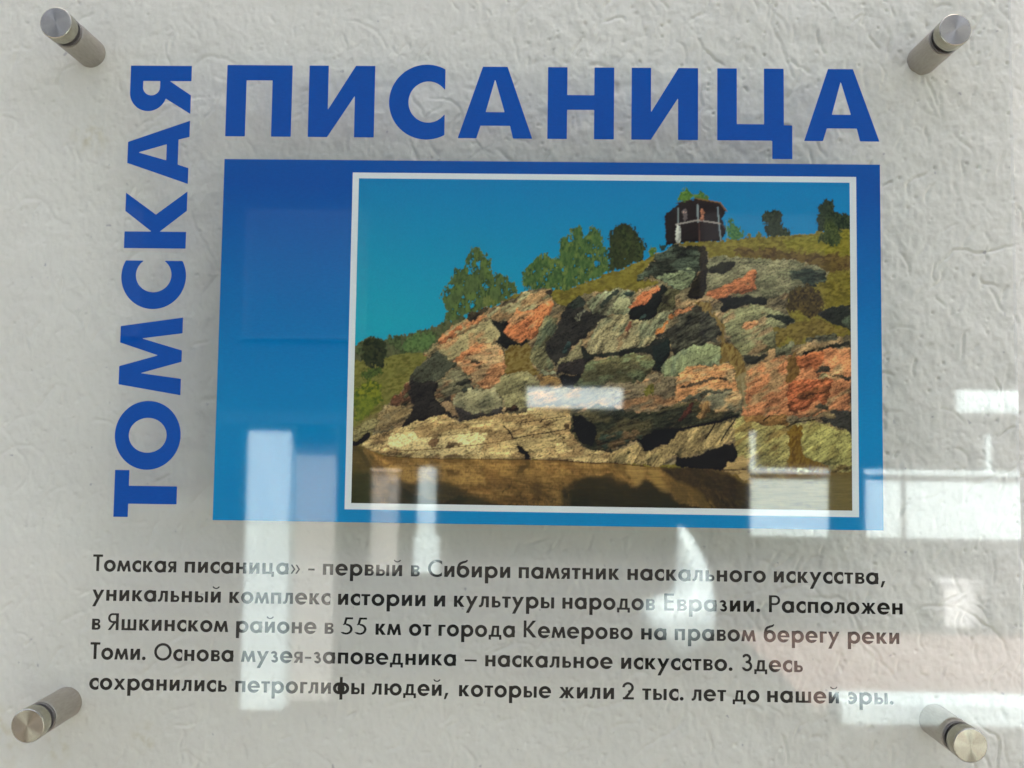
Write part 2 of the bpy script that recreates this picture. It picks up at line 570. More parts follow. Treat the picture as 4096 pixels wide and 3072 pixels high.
class Pen:
    """shape primitives evaluated on a grid"""
    def __init__(s, x, y): s.x, s.y = x, y
    def rect(s, x0, y0, x1, y1):
        return I(s.x - x0, x1 - s.x, s.y - y0, y1 - s.y)
    def ell(s, cx, cy, rx, ry):
        return (1 - np.sqrt(((s.x - cx) / rx) ** 2 + ((s.y - cy) / ry) ** 2)) * min(rx, ry)
    def ring(s, cx, cy, r, w, wy=None):
        wy = wy or w
        return I(s.ell(cx, cy, r, r), NOT(s.ell(cx, cy, r - w, r - wy)))
    def left(s, x): return x - s.x
    def right(s, x): return s.x - x
    def above(s, y): return s.y - y
    def below(s, y): return y - s.y
    def half(s, x, y, ang):               # points on the left of a directed line
        a = math.radians(ang)
        return -(s.x - x) * math.sin(a) + (s.y - y) * math.cos(a)
    def line(s, x0, y0, x1, y1, w):
        dx, dy = x1 - x0, y1 - y0
        l = math.hypot(dx, dy); dx /= l; dy /= l
        t = (s.x - x0) * dx + (s.y - y0) * dy
        n = -(s.x - x0) * dy + (s.y - y0) * dx
        return I(t, l - t, w / 2 - np.abs(n))
    def poly(s, pts):
        d = np.full(s.x.shape, 1e9)
        ins = np.zeros(s.x.shape, bool)
        n = len(pts)
        for i in range(n):
            ax, ay = pts[i]; bx, by = pts[(i + 1) % n]
            ex, ey = bx - ax, by - ay
            t = np.clip(((s.x - ax) * ex + (s.y - ay) * ey) / (ex * ex + ey * ey + 1e-12), 0, 1)
            d = np.minimum(d, np.hypot(s.x - ax - t * ex, s.y - ay - t * ey))
            if ay != by:
                c = ((ay > s.y) != (by > s.y)) & (s.x < (bx - ax) * (s.y - ay) / (by - ay) + ax)
                ins ^= c
        return np.where(ins, d, -d)

def fill(fn, x0, x1, y0, y1, n):
    """outline and fill fn > 0: long quads inside, clipped cells on the rim"""
    h = 1.0 / n
    nx = int(math.ceil((x1 - x0) / h)); ny = int(math.ceil((y1 - y0) / h))
    xs = x0 + np.arange(nx + 1) * h; ys = y0 + np.arange(ny + 1) * h
    X, Y = np.meshgrid(xs, ys)
    F = fn(Pen(X, Y)); F = np.where(np.abs(F) < 1e-9, 1e-9, F)
    S = F > 0
    cnt = S[:-1, :-1].astype(int) + S[:-1, 1:] + S[1:, :-1] + S[1:, 1:]
    V, P = [], []
    for j in range(ny):
        i = 0; row = cnt[j]
        while i < nx:
            if row[i] == 4:
                k = i
                while k < nx and row[k] == 4: k += 1
                b = len(V)
                V += [(xs[i], ys[j]), (xs[k], ys[j]), (xs[k], ys[j + 1]), (xs[i], ys[j + 1])]
                P.append((b, b + 1, b + 2, b + 3)); i = k
            elif row[i] > 0:
                cs = [(j, i), (j, i + 1), (j + 1, i + 1), (j + 1, i)]
                poly = []
                for q in range(4):
                    a, b2 = cs[q], cs[(q + 1) % 4]
                    fa, fb = F[a], F[b2]
                    if fa > 0: poly.append((xs[a[1]], ys[a[0]]))
                    if (fa > 0) != (fb > 0):
                        t = fa / (fa - fb)
                        poly.append((xs[a[1]] + t * (xs[b2[1]] - xs[a[1]]), ys[a[0]] + t * (ys[b2[0]] - ys[a[0]])))
                if len(poly) >= 3:
                    b = len(V); V += poly; P.append(tuple(range(b, b + len(poly))))
                i += 1
            else:
                i += 1
    return np.array(V), P

# --- heavy capitals of the heading: (shape, natural width), cap height 1
def h_ya(p):
    bowl = U(p.rect(.345, .394, .56, 1), I(p.ell(.345, .697, .303, .303), p.left(.36)))
    counter = U(p.rect(.43, .511, .535, .788), I(p.ell(.435, .650, .135, .139), p.left(.44)))
    leg = p.poly([(0, 0), (.305, 0), (.55, .375), (.55, .43), (.26, .43)])
    return I(U(I(bowl, NOT(counter)), p.rect(.535, 0, .786, 1), leg))
HEAD = {
 'П': (lambda p: U(p.rect(0, 0, .275, 1), p.rect(.637, 0, .912, 1), p.rect(.1, .786, .8, 1)), .912),
 'И': (lambda p: p.poly([(0, 0), (0, 1), (.271, 1), (.271, .38), (.651, 1), (.923, 1), (.923, 0), (.646, 0), (.646, .58), (.271, 0)]), .923),
 'С': (lambda p: I(p.ell(.5235, .5, .5235, .5235), NOT(p.ell(.547, .5, .277, .287)), p.left(.776)), .776),
 'А': (lambda p: I(p.poly([(0, 0), (.34, 1), (.69, 1), (1.05, 0), (.779, 0), (.735, .176), (.319, .176), (.263, 0)]), NOT(p.poly([(.389, .366), (.655, .366), (.516, .826)]))), 1.05),
 'Н': (lambda p: U(p.rect(0, 0, .27, 1), p.rect(.643, 0, .917, 1), p.rect(.1, .407, .8, .612)), .917),
 'Ц': (lambda p: p.poly([(0, 0), (0, 1), (.271, 1), (.271, .226), (.646, .226), (.646, 1), (.92, 1), (.92, .215), (1.035, .215), (1.035, -.252), (.758, -.252), (.758, 0)]), .92),
 'Т': (lambda p: U(p.rect(0, .77, .74, 1), p.rect(.21, 0, .493, .9)), .74),
 'О': (lambda p: I(p.ell(.54, .5, .54, .527), NOT(p.ell(.54, .5, .273, .302))), 1.08),
 'М': (lambda p: p.poly([(0, 0), (.16, 1), (.448, 1), (.626, .38), (.822, 1), (1.084, 1), (1.231, 0), (.98, 0), (.892, .655), (.708, 0), (.528, 0), (.341, .655), (.259, 0)]), 1.231),
 'К': (lambda p: p.poly([(0, 0), (0, 1), (.27, 1), (.27, .56), (.60, 1), (.898, 1), (.546, .5), (.926, 0), (.611, 0), (.27, .43), (.27, 0)]), .926),
 'Я': (h_ya, .786),
}

# --- text face: geometric sans, x-height .66, stem .165
S_, XH = .194, .66
def t_a(p):
    return U(p.ring(.355, .33, .362, S_ + .008, S_ - .012), p.rect(.507, 0, .699, XH))
def t_ve(p, w=.53):
    up = I(U(p.rect(0, .335, w - .19, XH), I(p.ell(w - .19, .497, .165, .163), p.right(w - .2))), NOT(U(p.rect(S_, .425, w - .19, .535), p.ell(w - .205, .480, .05, .055))))
    lo = I(U(p.rect(0, 0, w - .20, .375), I(p.ell(w - .20, .188, .20, .188), p.right(w - .21))), NOT(U(p.rect(S_, .125, w - .20, .255), p.ell(w - .215, .190, .06, .065))))
    return U(up, lo)
def t_e(p):
    rg = I(p.ring(.355, .33, .362, S_, S_ - .015), NOT(I(p.rect(.355, .16, .8, .275))))
    return U(rg, p.rect(.10, .275, .70, .385))
def soft(p, x):   # soft sign body
    return U(p.rect(x, 0, x + S_, XH), I(U(p.rect(x, 0, x + .31, .40), I(p.ell(x + .31, .20, .20, .20), p.right(x + .30))), NOT(U(p.rect(x + S_, .13, x + .31, .27), p.ell(x + .305, .20, .065, .07)))))
def breve(p, cx):
    return I(p.ell(cx, .97, .21, .155), NOT(p.ell(cx, 1.02, .15, .14)), p.below(.965))
def t_i(p):
    return U(p.rect(0, 0, .18, XH), p.rect(.40, 0, .58, XH), p.poly([(0, 0), (.155, 0), (.58, XH), (.425, XH)]) if False else p.poly([(.0, .0), (.19, .0), (.58, XH - .0), (.39, XH)]))
def t_de(p):
    return U(p.poly([(.13, .06), (.21, XH), (.62, XH), (.62, .06), (.465, .06), (.465, XH - .13), (.345, XH - .13), (.285, .06)]), p.rect(0, 0, .76, .125), p.rect(0, -.165, .14, .06), p.rect(.62, -.165, .76, .06))
def t_el(p):
    return U(p.rect(.40, 0, .578, XH), p.rect(.16, XH - .14, .5, XH), p.poly([(.155, XH), (.31, XH), (.285, .28), (.24, .10), (.13, 0), (0, 0), (0, .125), (.09, .15), (.135, .30)]))
def t_zhe(p):
    return U(p.rect(.36, 0, .51, XH), p.poly([(.03, XH), (.21, XH), (.41, .37), (.41, .29), (.20, 0), (.0, 0), (.27, .345)]), p.poly([(.84, XH), (.66, XH), (.46, .37), (.46, .29), (.67, 0), (.87, 0), (.60, .345)]))
def t_ka(p, h=XH, w=.62, s=S_):
    return U(p.rect(0, 0, s, h), p.poly([(s - .02, h * .50), (w - .25, h), (w - .03, h), (s + .17, h * .53), (w, 0), (w - .23, 0), (s - .02, h * .45)]))
def t_ze(p, h=XH, w=.50):
    r1 = h * .28; r2 = h * .31; s = .145 if h < .8 else .15
    up = I(p.ring(w - r1 - .08, h - r1 + .012, r1, s), U(p.above(h - r1 - .02), p.right(w - r1 - .1)), U(p.right(.04), p.above(2)))
    up = I(up, NOT(I(p.left(w - r1 - .06), p.below(h - r1 * .75))))
    lo = I(p.ring(w - r2 - .02, r2 - .012, r2, s), NOT(I(p.left(w - r2 - .04), p.above(r2 * .72))))
    return U(up, lo, p.rect(w - r2 - .10, h * .47, w - r2 + .06, h * .47 + .12))
def t_be(p):
    tail = I(p.ring(.42, .42, .42, .15), p.left(.30), p.above(.30), p.below(.86))
    return U(p.ring(.355, .33, .362, S_, S_ - .01), p.poly([(-.007, .33), (.0, .55), (.06, .76), (.16, .88), (.34, .955), (.50, .99), (.57, 1.045), (.63, .99), (.55, .88), (.40, .83), (.25, .77), (.18, .66), (.14, .45)]))
def t_ef(p):
    return U(p.ring(.33, .33, .345, S_ - .01), p.ring(.61, .33, .345, S_ - .01) if False else p.ring(.60, .33, .345, S_ - .01), p.rect(.378, -.33, .552, 1.0))
def t_yu(p):
    return U(p.rect(0, 0, S_, XH), p.rect(.1, .27, .35, .39), p.ring(.66, .33, .362, S_ - .004, S_ - .015))
def t_ch_ya(p):
    bowl = U(p.rect(.21, .25, .42, XH), I(p.ell(.22, .455, .205, .205), p.left(.23)))
    cnt = U(p.rect(.22, .37, .37, .535), p.ell(.225, .4525, .075, .0825))
    return U(I(bowl, NOT(cnt)), p.rect(.345, 0, .52, XH), p.poly([(.0, 0), (.20, 0), (.37, .27), (.37, .30), (.18, .30)]))
def t_er(p):
    return U(p.ring(.365, .33, .362, S_, S_ - .012), p.rect(0, -.345, S_, XH))
def t_ee(p):   # э
    return U(I(p.ring(.20, .33, .362, S_, S_ - .015), p.right(.055)), p.rect(.12, .275, .50, .385))
def t_five(p):
    bowl = I(p.ring(.24, .305, .325, .125, .115), NOT(I(p.left(.24), p.below(.56), p.above(.13))), U(p.right(-.05)))
    return U(bowl, p.rect(.21, .88, .58, 1.0), p.poly([(.20, 1.0), (.325, 1.0), (.235, .62), (.13, .53), (.10, .53)]))
def t_two(p):
    top = I(p.ring(.30, .70, .31, .14), U(p.above(.70), I(p.right(.30), p.above(.42))))
    return U(top, p.rect(.02, 0, .62, .135), p.poly([(.0, 0), (.19, .0), (.60, .58), (.585, .66), (.44, .62), (.435, .56)]))
T = {
 'о': (lambda p: p.ring(.362, .33, .362, S_, S_ - .012), .724),
 'а': (t_a, .695),
 'с': (lambda p: I(p.ring(.362, .33, .362, S_, S_ - .015), p.left(.545)), .545),
 'м': (lambda p: p.poly([(0, 0), (.11, XH), (.265, XH), (.425, .28), (.585, XH), (.74, XH), (.85, 0), (.675, 0), (.625, .36), (.48, 0), (.37, 0), (.225, .36), (.175, 0)]), .85),
 'к': (t_ka, .62),
 'я': (t_ch_ya, .515),
 'п': (lambda p: U(p.rect(0, 0, S_, XH), p.rect(.408, 0, .60, XH), p.rect(.05, XH - .152, .55, XH)), .60),
 'и': (t_i, .58),
 'й': (lambda p: U(t_i(p), breve(p, .29)), .58),
 'н': (lambda p: U(p.rect(0, 0, S_, XH), p.rect(.408, 0, .60, XH), p.rect(.05, .258, .55, .410)), .60),
 'ц': (lambda p: U(p.rect(0, 0, S_, XH), p.rect(.40, 0, .58, XH), p.rect(.05, 0, .67, .14), p.rect(.53, -.165, .67, .08)), .67),
 'е': (t_e, .717),
 'р': (t_er, .727),
 'в': (t_ve, .53),
 'ь': (lambda p: soft(p, 0), .51),
 'ы': (lambda p: U(soft(p, 0), p.rect(.585, 0, .765, XH)), .76),
 'б': (t_be, .717),
 'т': (lambda p: U(p.rect(0, XH - .13, .51, XH), p.rect(.160, 0, .350, XH)), .51),
 'л': (t_el, .575),
 'г': (lambda p: U(p.rect(0, 0, S_, XH), p.rect(.05, XH - .13, .42, XH)), .42),
 'у': (lambda p: U(p.poly([(.51, XH), (.70, XH), (.20, -.345), (.01, -.345)]), p.poly([(0, XH), (.20, XH), (.41, .18), (.30, .02)])), .70),
 'х': (lambda p: U(p.poly([(0, 0), (.20, 0), (.67, XH), (.47, XH)]), p.poly([(.02, XH), (.22, XH), (.69, 0), (.49, 0)])), .69),
 'з': (t_ze, .50),
 'д': (t_de, .76),
 'ж': (t_zhe, .87),
 'ш': (lambda p: U(p.rect(0, 0, S_ - .012, XH), p.rect(.35, 0, .52, XH), p.rect(.70, 0, .87, XH), p.rect(.05, 0, .8, .13)), .87),
 'ф': (t_ef, .93),
 'ю': (t_yu, 1.022),
 'э': (t_ee, .562),
 'Т': (lambda p: U(p.rect(0, .855, .60, 1), p.rect(.21, 0, .39, .95)), .60),
 'С': (lambda p: I(p.ring(.515, .5, .515, .165, .15), p.left(.80)), .80),
 'Е': (lambda p: U(p.rect(0, 0, .165, 1), p.rect(.05, 0, .55, .135), p.rect(.05, .47, .53, .60), p.rect(.05, .865, .55, 1)), .55),
 'Р': (lambda p: U(p.rect(0, 0, .175, 1), I(U(p.rect(.05, .42, .36, 1), I(p.ell(.36, .71, .29, .29), p.right(.35))), NOT(U(p.rect(.15, .54, .36, .88), p.ell(.36, .71, .15, .17))))), .65),
 'Я': (lambda p: U(p.rect(.465, 0, .635, 1), I(U(p.rect(.27, .42, .56, 1), I(p.ell(.28, .71, .28, .29), p.left(.29))), NOT(U(p.rect(.28, .54, .49, .88), p.ell(.28, .71, .14, .17)))), p.poly([(0, 0), (.17, 0), (.49, .46), (.36, .50)])), .635),
 'К': (lambda p: t_ka(p, 1.0, .77, .165), .77),
 'О': (lambda p: p.ring(.52, .5, .52, .16, .15), 1.04),
 'З': (lambda p: t_ze(p, 1.0, .62), .62),
 '5': (t_five, .60),
 '2': (t_two, .64),
 '»': (lambda p: U(*[p.poly([(x, .58), (x + .10, .58), (x + .28, .31), (x + .10, .04), (x, .04), (x + .17, .31)]) for x in (0, .27)]), .55),
 '-': (lambda p: p.rect(0, .25, .38, .37), .38),
 '–': (lambda p: p.rect(0, .27, .70, .385), .70),
 '.': (lambda p: p.ell(.105, .10, .11, .11), .21),
 ',': (lambda p: p.poly([(.10, .19), (.28, .19), (.12, -.19), (0, -.19)]), .28),
}
GAP = {  # spare room left and right of a letter, measured in cap heights
 'round': .045, 'straight': .085, 'open': .03 }
KIND = {}
for ch in 'осеабОСэ': KIND[ch] = ('round', 'round')
for ch in 'пинйшыНцЕ': KIND[ch] = ('straight', 'straight')
for ch in 'мхужтТ': KIND[ch] = ('open', 'open')
KIND.update({'а': ('round', 'straight'), 'к': ('straight', 'open'), 'я': ('open', 'straight'), 'р': ('straight', 'round'), 'в': ('straight', 'round'), 'ь': ('straight', 'round'),
 'г': ('straight', 'open'), 'л': ('open', 'straight'), 'ю': ('straight', 'round'), 'з': ('open', 'round'), 'К': ('straight', 'open'), 'Я': ('open', 'straight'), 'Р': ('straight', 'round'), 'с': ('round', 'open'), 'ф': ('round', 'round')})
_glyphs = {}
def text_glyph(ch):
    if ch not in _glyphs:
        fn, w = T[ch]
        _glyphs[ch] = fill(fn, -.05, w + .05, -.40, 1.12, 44) + (w,)
    return _glyphs[ch]

def set_word(word, x0, x1, z, cap):
    """lay a word between x0 and x1 (mm) on the base line z"""
    pos, x = [], 0.0
    prev = None
    for ch in word:
        l, r = KIND.get(ch, ('round', 'round'))
        if prev is not None: x += GAP[prev] + GAP[l]
        pos.append((ch, x)); x += text_glyph(ch)[2]; prev = r
    s = (x1 - x0) / x
    V, P = [], []
    for ch, px in pos:
        gv, gp, _ = text_glyph(ch)
        b = len(V)
        V += [((x0 + (px + a) * s) / 1000, 0.0, (z + c * cap) / 1000) for a, c in gv]
        P += [tuple(b + k for k in q) for q in gp]
    return V, P

# ------------------------------------------------------------------ the sign
sign = empty("sign", (0, 0, 0))
tag(sign, "clear acrylic sign with blue Cyrillic heading and cliff photograph, held by four steel standoffs", "sign")

PX0, PX1, PZ0, PZ1 = -0.3260, 0.3155, -0.2485, 0.2485
plate = box("plate", PX0, PX1, -0.0035, -0.0005, PZ0, PZ1, M_ACRYL[0], sign)
plate["label"] = "clear acrylic sheet mirroring the yard"
plate.data.materials.append(M_ACRYL[1]); plate.data.materials.append(M_ACRYL[2])
for p in plate.data.polygons:
    if p.normal.y < -0.5: p.material_index = 0
    elif p.normal.y > 0.5: p.material_index = 1
    else: p.material_index = 2

def sheet(name, x0, x1, z0, z1, y, mat):
    return mesh_obj(name, [(x0, y, z0), (x1, y, z0), (x1, y, z1), (x0, y, z1)], [(0, 1, 2, 3)], mat, sign)
sheet("blue_panel", -0.1749, 0.2351, -0.0923, 0.1335, 0.0, M_BLUE_BLOCK)["label"] = "blue printed block fading to cyan-blue below"
sheet("white_border", -0.0936, 0.2203, -0.0844, 0.1256, -0.0001, M_BORDER)["label"] = "white printed frame line round the picture"

# heading letters
def head_letter(ch, a0, a1, vertical, n=110):
    fn, w = HEAD[ch]
    ext = 1.06 if ch == 'Ц' else w
    V, P = fill(fn, -.06, ext + .06, -.30, 1.06, n)
    if vertical:
        s = (a1 - a0) / w
        co = [((-197.6 - y * 38.95) / 1000, 0.0, (a0 + x * s) / 1000) for x, y in V]
    else:
        s = (a1 - a0) / w
        co = [((a0 + x * s) / 1000, 0.0, (148.1 + y * 46.0) / 1000) for x, y in V]
    o = mesh_obj("letter", co, P, M_BLUE_LETTER, sign)
    return o
for ch, a, b in (('П', -175.0, -133.4), ('И', -122.7, -80.95), ('С', -71.8, -36.5), ('А', -28.1, 18.75), ('Н', 28.15, 69.8), ('И', 80.7, 122.35), ('Ц', 134.3, 175.8), ('А', 188.3, 235.0)):
    head_letter(ch, a, b, False)
for ch, a, b in (('Т', -91.2, -62.4), ('О', -62.05, -19.5), ('М', -15.7, 32.8), ('С', 37.9, 68.4), ('К', 76.2, 112.6), ('А', 117.35, 157.9), ('Я', 162.25, 193.3)):
    head_letter(ch, a, b, True)

# the five lines of text
ROWS = [
 (-124.5, [('Томская', -248.0, -196.4), ('писаница»', -191.2, -120.0), ('-', -115.1, -111.0), ('первый', -106.0, -57.4), ('в', -52.0, -46.6), ('Сибири', -41.6, 8.7), ('памятник', 13.8, 75.2), ('наскального', 80.0, 163.8), ('искусства,', 168.6, 235.8)]),
 (-142.4, [('уникальный', -247.6, -168.3), ('комплекс', -163.0, -100.9), ('истории', -96.3, -42.8), ('и', -37.5, -30.7), ('культуры', -25.4, 35.6), ('народов', 40.6, 96.8), ('Евразии.', 102.3, 160.3), ('Расположен', 165.6, 246.0)]),
 (-160.0, [('в', -247.1, -241.8), ('Яшкинском', -237.3, -163.1), ('районе', -158.3, -109.0), ('в', -104.0, -98.5), ('55', -93.9, -78.0), ('км', -72.9, -57.2), ('от', -52.5, -38.9), ('города', -34.5, 11.9), ('Кемерово', 17.3, 83.4), ('на', 88.5, 103.7), ('правом', 108.8, 157.7), ('берегу', 162.5, 208.1), ('реки', 212.9, 243.8)]),
 (-177.7, [('Томи.', -247.5, -213.3), ('Основа', -208.1, -159.5), ('музея-заповедника', -154.7, -23.6), ('–', -18.3, -10.9), ('наскальное', -5.8, 71.4), ('искусство.', 76.5, 143.6), ('Здесь', 149.3, 185.9)]),
 (-195.8, [('сохранились', -247.3, -162.8), ('петроглифы', -157.7, -79.0), ('людей,', -74.3, -27.7), ('которые', -21.4, 34.4), ('жили', 39.0, 72.4), ('2', 77.4, 84.6), ('тыс.', 89.3, 114.2), ('лет', 119.0, 139.8), ('до', 143.7, 159.8), ('нашей', 164.4, 207.4), ('эры.', 212.4, 239.9)]),
]
for z, words in ROWS:
    V, P = [], []
    for w, x0, x1 in words:
        v, p = set_word(w, x0, x1, z, 10.2)
        b = len(V); V += v
        P += [tuple(b + k for k in q) for q in p]
    mesh_obj("text_line", V, P, M_BLACK, sign)

# standoffs: turned cap, rubber washers, barrel to the wall
def standoff(x, z):
    e = bpy.data.objects.new("standoff", None)
    e.location = (x, 0, z)
    link(e, sign)
    R = 0.0100
    lathe("cap", [(0.0001, -0.0125), (0.0040, -0.01252), (0.0094, -0.0125), (0.0099, -0.0122), (R, -0.0118), (R, -0.0050), (0.0098, -0.0046)], M_CAP, e, 'Y', 64)
    lathe("washer", [(0.0090, -0.0046), (0.0091, -0.0040), (0.0090, -0.0035)], M_GASKET, e, 'Y', 48)
    lathe("washer", [(0.0088, -0.0005), (0.0089, 0.0000), (0.0088, 0.0006)], M_GASKET, e, 'Y', 48)
    lathe("barrel", [(0.0096, 0.0006), (0.0098, 0.0009), (0.0098, 0.0300)], M_BARREL, e, 'Y', 64)
    return e
for (x, z) in ((-0.2785, 0.2146), (0.2764, 0.2136), (0.2785, -0.2143), (-0.2766, -0.2138)):
    standoff(x, z)

# ------------------------------------------------------------------ the printed cliff photograph (flat print, colour per vertex)
def paint_picture():
    W, H = 720, 478
    # tracing frame of the picture (corner points TL, TR, BR, BL) -> unit square of the print
    quad = [(1433.7, 714.2), (3398.0, 730.5), (3409.0, 2045.0), (1407.0, 2009.0)]
    A, b = [], []
    for (u, v), (x, y) in zip([(0, 0), (1, 0), (1, 1), (0, 1)], quad):
        A.append([u, v, 1, 0, 0, 0, -u * x, -v * x]); b.append(x)
        A.append([0, 0, 0, u, v, 1, -u * y, -v * y]); b.append(y)
    h = np.linalg.solve(np.array(A), np.array(b))
    u, v = np.meshgrid(np.linspace(0, 1, W), np.linspace(0, 1, H))
    den = h[6] * u + h[7] * v + 1
    X = (h[0] * u + h[1] * v + h[2]) / den
    Y = (h[3] * u + h[4] * v + h[5]) / den
    C = np.zeros((H, W, 3))
    isrock = np.zeros((H, W), bool)
    # jittered coordinates make every traced edge ragged
    jx = (fbm(X / 14, Y / 14, 2, 3) - .5); jy = (fbm(X / 14 + 31, Y / 14 + 5, 5, 3) - .5)
    fx_ = (fbm(X / 7, Y / 9, 9, 2) - .5); fy_ = (fbm(X / 7 + 19, Y / 9 + 7, 10, 2) - .5)
    kx = (fbm(X / 45, Y / 45, 3, 2) - .5); ky = (fbm(X / 45 + 11, Y / 45 + 3, 6, 2) - .5)
    OFF = {'A1': (1380, 680), 'A2': (2000, 680), 'A3': (2700, 680), 'B1': (1380, 1100), 'B2': (2000, 1100), 'B3': (2700, 1100),
           'C1': (1380, 1540), 'C2': (2000, 1540), 'C3': (2700, 1540)}
    def pts(spec):
        out, o = [], None
        for s in spec:
            if isinstance(s, str): o = OFF[s]
            else: out.append((o[0] + s[0] / 3.072, o[1] + s[1] / 3.072))
        return out
    def inside(p, jit, fine=.55):
        xs = X + jit * (jx * 1.6 + kx + fine * fx_); ys = Y + jit * (jy * 1.6 + ky + fine * fy_)
        m = np.zeros(X.shape, bool)
        px = [q[0] for q in p]; py = [q[1] for q in p]
        sel = (xs > min(px)) & (xs < max(px)) & (ys > min(py)) & (ys < max(py))
        if not sel.any(): return m
        x = xs[sel]; y = ys[sel]
        ins = np.zeros(x.shape, bool)
        for i in range(len(p)):
            ax, ay = p[i]; bx, by = p[(i + 1) % len(p)]
            if ay != by:
                ins ^= ((ay > y) != (by > y)) & (x < (bx - ax) * (y - ay) / (by - ay) + ax)
        m[sel] = ins
        return m
    def soften(m, r):
        a = m.astype(float)
        for ax in (0, 1):
            c = np.cumsum(np.pad(a, [(r + 1, r) if k == ax else (0, 0) for k in (0, 1)], mode='edge'), axis=ax)
            n = a.shape[ax]
            a = (np.take(c, np.arange(2 * r + 1, n + 2 * r + 1), ax) - np.take(c, np.arange(0, n), ax)) / (2 * r + 1)
        return a
    def lin(c): return np.array(srgb(c))
    def rot(a):
        a = math.radians(a); c, s = math.cos(a), math.sin(a)
        return X * c - Y * s, X * s + Y * c       # along, across (angle counts up from the right)
    cnt = [0]
    def rock(spec, col, ang=10, con=.5, col2=None, mix=.5, per=7, crack=.5, jit=14, shade=None, keep=1.0):
        p = pts(spec); mk = inside(p, jit * 1.25)
        if mk.any(): mk = (soften(mk, 2) + .55 * (fbm(X / 6 + cnt[0], Y / 5, cnt[0], 2) - .5)) > .5
        if not mk.any(): return
        cnt[0] += 1; k = cnt[0]
        al, ac = rot(ang)
        al = al[mk] + 37 * k; ac = ac[mk] + 53 * k
        n = fbm(al / (per * 6), ac / per, k, 4, .6)
        n2 = fbm(al / (per * 9), ac / (per * 2.2), k + 3, 3)
        g = fbm(X[mk] / 5 + k, Y[mk] / 5, k + 5, 2)
        base = lin(col)[None, :] * np.ones((len(al), 1))
        if col2 is not None:
            t = smooth((fbm(al / (per * 7), ac / (per * 3), k + 7, 3) - (1 - mix)) / .22 + .5)[:, None]
            base = base * (1 - t) + lin(col2) * t
        f = 1 + con * 2.4 * (n - .5) + con * 1.1 * (n2 - .5) + .55 * con * (g - .5)
        base = base * np.clip(f, .25, 1.9)[:, None]
        if crack:
            r = np.abs(fbm(al / (per * 8), ac / (per * 1.4), k + 9, 3, .5) - .5)
            base = base * (1 - crack * .8 * smooth((.022 - r) / .02))[:, None]
        if shade is None: shade = (1.16, .84)
        if shade:
            t = (Y[mk] - min(q[1] for q in p)) / (max(q[1] for q in p) - min(q[1] for q in p))
            base = base * (shade[0] * (1 - t) + shade[1] * t)[:, None]
        # lit rim on the upper left of each block, dark seam below right
        mf = mk.astype(float)
        up = mf - np.roll(np.roll(mf, 4, 0), 3, 1); lo = mf - np.roll(np.roll(mf, -4, 0), -3, 1)
        base = base * (1 + .12 * np.clip(up, 0, 1)[mk] * (g > .45) - .40 * np.clip(lo, 0, 1)[mk] * (n2 < .50))[:, None]
        C[mk] = base * keep + C[mk] * (1 - keep)
        isrock[mk] = True
    def dark(spec, col, jit=9, con=.25):
        rock(spec, col, 30, con, None, 0, 9, 0, jit)
    def leaf(spec, c1, c2, c3, size=9, holes=.0, jit=26, tall=1.3):
        p = pts(spec)
        q = inside(p, jit * .6, 1.0)
        if not q.any(): return
        q0 = soften(q, 5)
        q = (q0 > .08) & ((q0 + 1.25 * (fbm(X / 9 + cnt[0], Y / 14, cnt[0] + 2, 3, .7) - .5)) > .5)
        isrock[q] = False
        cnt[0] += 1; k = cnt[0]
        x = X / size + k * 3.1; y = Y / (size * tall) + k * 1.7
        n = fbm(x, y, k, 4, .65); n2 = fbm(X / (size * 3.2) + k, Y / (size * 4) + k, k + 4, 3)
        if holes:
            q &= (n * .6 + n2 * .4) > holes
        n = n[q]; n2 = n2[q]
        t = smooth((n - .36) / .3)[:, None]; s = smooth((n2 - .36) / .26)[:, None]
        col = lin(c1) * (1 - t) + lin(c2) * t
        col = col * (1 - .75 * s) + (lin(c3) * (.6 + .8 * n[:, None])) * .75 * s
        C[q] = col
    def grass(spec, c1, c2, c3, jit=16, ang=10, size=7):
        p = pts(spec); q = inside(p, jit)
        if not q.any(): return
        cnt[0] += 1; k = cnt[0]
        al, ac = rot(ang)
        n = fbm(al[q] / (size * 2.0) + k, ac[q] / size, k, 4, .65)
        n2 = fbm(al[q] / (size * 9) + k, ac[q] / (size * 4), k + 3, 3)
        t = smooth((n - .33) / .34)[:, None]; s = smooth((n2 - .4) / .25)[:, None]
        isrock[q] = False
        C[q] = .74 * ((lin(c1) * (1 - t) + lin(c2) * t) * (1 - .6 * s) + lin(c3) * (.65 + .7 * n[:, None]) * .6 * s)
    def line(spec, w, col):
        p = pts(spec)
        for (ax, ay), (bx, by) in zip(p[:-1], p[1:]):
            ex, ey = bx - ax, by - ay
            t = np.clip(((X - ax) * ex + (Y - ay) * ey) / (ex * ex + ey * ey), 0, 1)
            C[np.hypot(X - ax - t * ex, Y - ay - t * ey) < w / 2] = lin(col)

    # sky
    t = np.clip((Y - 715) / 560, 0, 1)[..., None]; s = np.clip((X - 1410) / 1990, 0, 1)[..., None]
    top = lin((8, 112, 160)) * (1 - s) + lin((8, 112, 164)) * s
    bot = lin((18, 142, 160)) * (1 - s) + lin((10, 126, 168)) * s
    C[:] = (top * (1 - t) + bot * t) * (1 + .10 * (fbm(X / 4, Y / 4, 8, 2) - .5))[..., None]

    grass(['B1', (40, 1000), (1400, 700), (2212, 400), 'C3', (2300, 400), (2300, 1700), 'C1', (40, 1659)], (96, 84, 44), (140, 124, 70), (120, 104, 56), 4, 8)
